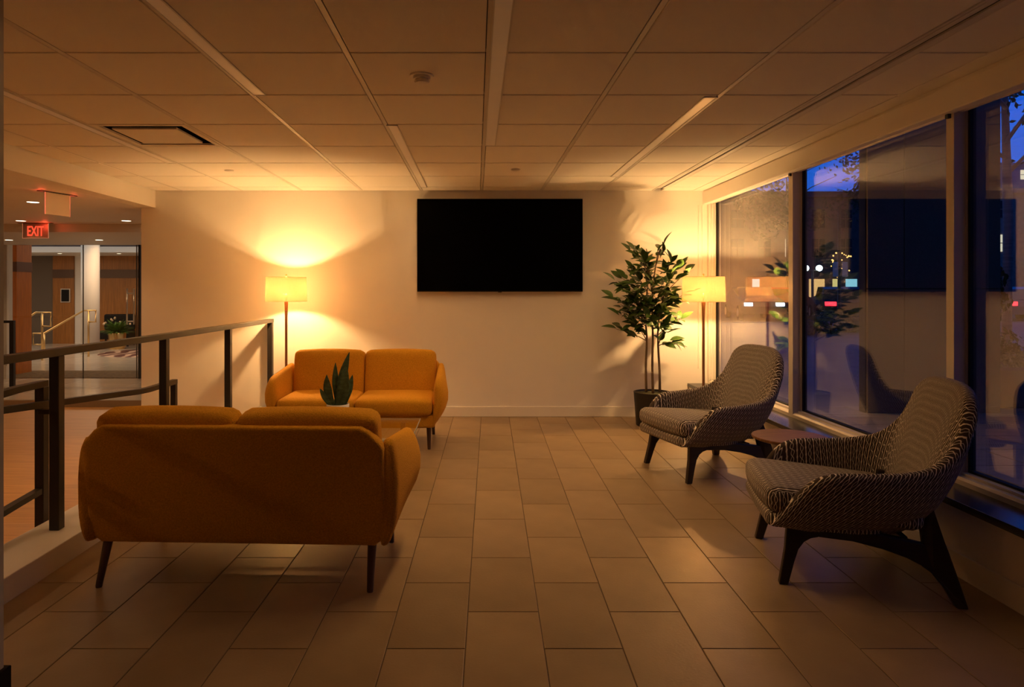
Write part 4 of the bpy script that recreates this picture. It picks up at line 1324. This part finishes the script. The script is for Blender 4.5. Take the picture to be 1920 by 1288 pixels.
for k in range(30):
    z = 0.55 + k * 0.062
    rad = 0.40 * (1 - k / 34)
    a = k * 0.55
    leafball(bm, (0.10 * math.cos(a), 0.10 * math.sin(a), z), rad * (0.75 + 0.25 * math.sin(k * 1.1)), 130, 0.03, rg, 0.35)
o = obj('clipped_foliage', bm, mat('topiary_green', (0.12, 0.12, 0.025), 0.7), t); o['kind'] = 'stuff'
bm = bmesh.new(); tube(bm, [(0, 0, 0.36), (0, 0, 2.3)], 0.03, 8); obj('stem', bm, M_trunk, t, True)
bm = bmesh.new()
for k in range(22):
    a = 2 * PI * k / 22
    leafball(bm, (0.46 * math.cos(a), 0.46 * math.sin(a), 0.46), 0.11, 60, 0.028, rg)
o = obj('flowers', bm, mat('pale_flower_bed', (0.30, 0.27, 0.15), 0.7, var=0.5, vscale=30), t); o['kind'] = 'stuff'

# shrubs near the street
for (x, y, r, lab) in ((9.6, 18.0, 0.52, 'rounded grey-green shrub on the plaza below the street sign pole'), (10.6, 18.6, 0.42, 'second small shrub touching the granite wall edge on the plaza'), (8.7, 17.6, 0.36, 'small shrub at the left end of the plaza shrubs')):
    t = thing('shrub', lab, 'shrub', (x, y, GZ), 0, 'plaza shrubs')
    bm = bmesh.new(); leafball(bm, (0, 0, r * 0.62), r, 900, 0.05, rg, 0.72)
    o = obj('foliage', bm, mat('shrub_green', (0.16, 0.19, 0.13), 0.7), t); o['kind'] = 'stuff'
    bm = bmesh.new(); tube(bm, [(0, 0, 0), (0.02, 0, r * 0.6)], 0.03, 6); obj('stem', bm, M_trunk, t)
# sign pole
t = thing('street_sign', 'dark street sign pole with two blank panels by the kerb', 'sign', (15.8, 29.0 - 4.9, GZ)); t.location = (13.2, 24.15, GZ)
bm = bmesh.new(); tube(bm, [(0, 0, 0), (0, 0, 0.5), (0, 0, 0.55), (0, 0, 4.2)], [0.13, 0.10, 0.06, 0.05], 12); obj('pole', bm, M_black, t, True, 40)
for s in (-1, 1):
    obj('sign_panel', bx(s * 0.17 - 0.1, s * 0.17 + 0.1, -0.08, -0.06, 1.66, 2.2, 0.01, 1), mat('sign_back', (0.75, 0.70, 0.62), 0.5), t)
# street lamps
for (x, y, z, lab) in ((16.0, 31.6, 2.1, 'street lamp with white globes across the street, left one'), (20.5, 34.5, 2.4, 'street lamp with a bluish globe near the granite wall edge'), (31.0, 40.0, 2.6, 'street lamp seen through the third window')):
    t = thing('street_lamp', lab, 'street lamp', (x, y, GZ), 0, 'street lamps')
    bm = bmesh.new(); tube(bm, [(0, 0, -0.1), (0, 0, z)], 0.06, 8); tube(bm, [(-0.32, 0, z), (0.32, 0, z)], 0.035, 8); obj('pole', bm, M_black, t, True)
    for s in (-0.32, 0.32):
        bm = bmesh.new(); bmesh.ops.create_uvsphere(bm, u_segments=12, v_segments=8, radius=0.15)
        o = obj('globe', bm, emis('globe_glow', (0.75, 0.92, 1.0), 4.0), t, True); o.location = (s, 0, z + 0.13)
# cars
def make_car(loc, rz, col, lab):
    t = thing('car', lab, 'car', loc, rz, 'cars on the street')
    paint = mat('car_paint_%d' % int(col[0] * 1000), col, 0.25, metal=0.3)
    prof = [(-2.2, 0.30), (-2.2, 0.62), (-2.1, 0.80), (-1.6, 0.90), (-1.15, 1.32), (-0.7, 1.42), (0.4, 1.42), (0.95, 1.05), (1.25, 0.92), (2.0, 0.80), (2.2, 0.60), (2.2, 0.30)]
    bm = bmesh.new()
    ra = []
    for yy, k in ((-0.85, 0.0), (-0.80, 1.0), (0.80, 1.0), (0.85, 0.0)):
        ra.append([bm.verts.new((x, yy * (0.82 if z > 0.95 else 1.0), z + 0.0)) for x, z in prof])
    for a, b in zip(ra, ra[1:]):
        for k in range(len(prof)):
            k2 = (k + 1) % len(prof)
            bm.faces.new((a[k], a[k2], b[k2], b[k]))
    bm.faces.new(ra[0]); bm.faces.new(ra[-1][::-1])
    obj('body', bm, paint, t)
    for s in (-1, 1):
        bm = bmesh.new()
        v = [bm.verts.new(p) for p in ((-1.2, s * 0.71, 1.0), (0.85, s * 0.71, 1.0), (0.35, s * 0.70, 1.35), (-0.9, s * 0.70, 1.35))]
        v2 = [bm.verts.new(x.co + Vector((0, s * 0.015, 0))) for x in v]
        bm.faces.new(v); bm.faces.new(v2[::-1])
        for k in range(4): bm.faces.new((v[k], v[(k + 1) % 4], v2[(k + 1) % 4], v2[k]))
        obj('side_window', bm, M_tv, t)
        for xx in (-1.35, 1.35):
            bm = bmesh.new(); tube(bm, [(xx, s * 0.70, 0.32), (xx, s * 0.88, 0.32)], 0.32, 18); w_ = obj('wheel', bm, M_blackm, t, True, 40)
            bm = bmesh.new(); tube(bm, [(xx, s * 0.87, 0.32), (xx, s * 0.89, 0.32)], 0.19, 14); obj('hub', bm, M_steel, w_, True, 40)
        obj('headlight', bx(2.08, 2.23, s * 0.62 - 0.16, s * 0.62 + 0.16, 0.62, 0.76, 0.01, 1), emis('head_glow', (0.9, 0.95, 1.0), 4.0), t)
        obj('taillight', bx(-2.23, -2.06, s * 0.64 - 0.2, s * 0.64 + 0.2, 0.66, 0.82, 0.01, 1), emis('tail_glow', (1.0, 0.03, 0.05), 3.5), t)
    return t
make_car((12.3, 29.6, GZ - 0.1), -1.75, (0.10, 0.10, 0.11), 'dark grey car with white headlights coming along the street, behind the lamp reflection')
make_car((15.35, 28.2, GZ - 0.1), 1.25, (0.03, 0.03, 0.045), 'black car with red tail lights on the street beside the granite wall')
make_car((15.6, 35.0, GZ - 0.1), PI - 0.1, (0.35, 0.05, 0.05), 'red car in the far lane of the street')
make_car((22.9, 28.5, GZ - 0.1), 1.2, (0.20, 0.21, 0.24), 'grey car seen through the third window')
# buildings
def building(name, x0, x1, y0, y1, h, m, lab, wins, rows_z, lit, ww=0.9, wh=1.3, seed=1):
    t = thing(name, lab, 'building', (x0, y0, GZ))
    obj('wall', bx(0, x1 - x0, 0, y1 - y0, -0.12, h), m, t)
    obj('cornice', bx(-0.2, x1 - x0 + 0.2, -0.3, 0.0, h - 0.4, h), m, t)
    rr = random.Random(seed)
    on = emis('lit_window', (1.0, 0.93, 0.68), 0.9); off = mat('dark_window', (0.02, 0.025, 0.04), 0.2)
    src = {}
    for z in rows_z:
        for i in range(wins):
            x = (i + 0.5) * (x1 - x0) / wins
            lit_ = rr.random() < lit
            if lit_ not in src:
                src[lit_] = o = obj('window', bx(-ww / 2, ww / 2, -0.05, 0.02, 0, wh), on if lit_ else off, t)
                bm = bmesh.new(); box(bm, -0.03, 0.03, -0.08, -0.05, 0, wh); box(bm, -ww / 2, ww / 2, -0.08, -0.05, wh * 0.5 - 0.03, wh * 0.5 + 0.03)
                obj('glazing_bar', bm, m, o)
            else:
                o = inst(src[lit_], t)
                for ch in src[lit_].children: inst(ch, o)
            o.location = (x, 0, z)
    return t
M_br1 = mat('dusk_brick', (0.16, 0.10, 0.085), 0.85, var=0.2, vscale=3)
M_br2 = mat('pale_brick', (0.34, 0.24, 0.20), 0.85, var=0.2, vscale=3)
b1 = building('building', 14.0, 33.5, 48, 60, 8.3, M_br1, 'dark brick building with few lit windows across the street', 10, (3.6, 5.7), 0.10, seed=4)
for i, (x, wd, c, s) in enumerate(((10.6, 1.1, (1.0, 0.60, 0.22), 1.0), (13.1, 0.8, (0.35, 0.85, 1.0), 0.9), (6.2, 0.5, (0.7, 0.85, 1.0), 0.8), (12.0, 0.5, (1.0, 0.85, 0.3), 0.8))):
    obj('shop_window', bx(x - wd / 2, x + wd / 2, -0.06, 0.02, 0.7, 2.0), emis('shop_glow_%d' % i, c, s), b1)
building('building', 40, 70, 55, 70, 9.6, M_br2, 'pale brick building with lit windows right of the street tree', 12, (1.6, 4.4, 7.2), 0.6, ww=1.0, wh=1.4, seed=2)
building('building', 62, 95, 85, 100, 17.5, mat('blue_tower', (0.12, 0.15, 0.22), 0.6), 'taller blue-grey building with lit windows behind the pale brick one', 14, (10.5, 13.0, 15.4), 0.5, ww=1.2, wh=1.2, seed=6)
building('building', -6, 13.6, 52, 62, 7.0, M_br1, 'low brick building at the left end of the street', 8, (1.2, 4.2), 0.25, seed=8)
building('building', 46, 60, -30, 40, 16.0, M_br1, 'unseen long office block east of the plaza, added to shade the sky', 3, (3.0, 6.5, 10.0), 0.3, seed=9)  # out of view, added to cut low sky light from the east
building('building', 4, 44, -44, -26, 20.0, M_br1, 'unseen office block behind the viewer, added to block the southern sky', 4, (4.0, 9.0), 0.3, seed=3)  # out of view, added to keep blue sky light off the granite
# unseen upper storeys over the lounge, added to block sky light
up = struct('wall_upper', bx(-16.5, 2.74, -7.2, 20.0, 3.0, 14.0), M_br2, 'unseen upper storeys above the lounge ceiling, added to block the sky', 'wall')
# trees
def tree(x, y, h, r, n, lab, bark, trunk_r=0.12, leafm=None, cz=0.72, ls=0.12):
    t = thing('street_tree', lab, 'tree', (x, y, GZ), 0, 'street trees')
    bm = bmesh.new(); tube(bm, [(0, 0, -0.12 if y > 24.5 else 0), (0.03, 0, h * 0.4), (0, 0.05, h * 0.85)], [trunk_r, trunk_r * 0.9, trunk_r * 0.5], 10)
    for k in range(9):
        a = k * 2.4; z = h * (0.5 + 0.04 * k)
        tube(bm, [(0, 0, z), (r * 0.4 * math.cos(a), r * 0.4 * math.sin(a), z + h * 0.1), (r * 0.8 * math.cos(a), r * 0.8 * math.sin(a), z + h * 0.16)], [trunk_r * 0.4, trunk_r * 0.25, 0.01], 6)
    obj('trunk', bm, bark, t, True)
    bm = bmesh.new()
    for k in range(14):
        a = rg.uniform(0, 2 * PI); q = rg.uniform(0.15, 0.75) * r
        leafball(bm, (q * math.cos(a), q * math.sin(a), h * cz + rg.uniform(-0.16, 0.22) * h), r * rg.uniform(0.22, 0.42), n, ls, rg)
    o = obj('crown', bm, leafm or mat('night_leaf', (0.05, 0.06, 0.03), 0.7), t); o['kind'] = 'stuff'
tree(18.5, 39.5, 9.0, 3.2, 120, 'dark leafy street tree in front of the brick building', M_trunk)
tree(23.5, 38, 10.5, 3.4, 120, 'dark street tree whose top shows against the blue sky', M_trunk)
tree(12.0, 39.5, 8.0, 2.8, 110, 'street tree at the left seen through the first window', M_trunk)
tree(6.62, 8.3, 5.2, 1.3, 60, 'slender pale-trunked tree at the right edge outside the third window', mat('pale_bark', (0.42, 0.33, 0.30), 0.7, var=0.25, vscale=3, stretch=(1, 1, 8)), 0.062, None, 0.80, 0.05)
t = thing('string_lights', 'cluster of small amber string lights in the street tree beyond the second window', 'lights', (20.3, 37.0, 2.2))
bm = bmesh.new()
for k in range(22):
    c = (rg.uniform(-0.5, 0.5), rg.uniform(-0.4, 0.4), rg.uniform(-0.1, 1.3))
    q = bmesh.ops.create_icosphere(bm, subdivisions=1, radius=rg.uniform(0.03, 0.055))
    for v in q['verts']: v.co += Vector(c)
o = obj('bulbs', bm, emis('amber_bulbs', (1.0, 0.55, 0.15), 3.0), t); o['kind'] = 'stuff'
bm = bmesh.new(); tube(bm, [(-0.5, 0, 1.3), (0, 0.1, 0.7), (0.5, 0, 0.2), (0, 0, -0.1), (0, 0, -2.1)], 0.008, 5); obj('cord', bm, M_black, t)
# made-up lamp hidden behind the granite wall, added to light street and plaza
t = thing('street_lamp', 'made-up tall lamp behind the granite wall, added to light the plaza', 'street lamp', (17.6, 26.6 - 3.0, GZ), 0, 'street lamps')
bm = bmesh.new(); tube(bm, [(0, 0, 0), (0, 0, 6.2)], 0.08, 10); obj('pole', bm, M_black, t, True)
bm = bmesh.new(); bmesh.ops.create_uvsphere(bm, u_segments=16, v_segments=10, radius=0.2)
o = obj('globe', bm, emis('street_globe', (0.85, 0.92, 1.0), 5.0), t, True); o.location = (0, 0, 6.4)
ld = bpy.data.lights.new('street_fill', 'POINT'); ld.energy = 330; ld.color = (1.0, 0.85, 0.85); ld.shadow_soft_size = 0.21
lo = bpy.data.objects.new('street_fill', ld); C.objects.link(lo); lo.parent = t; lo.location = (0, 0, 6.4)
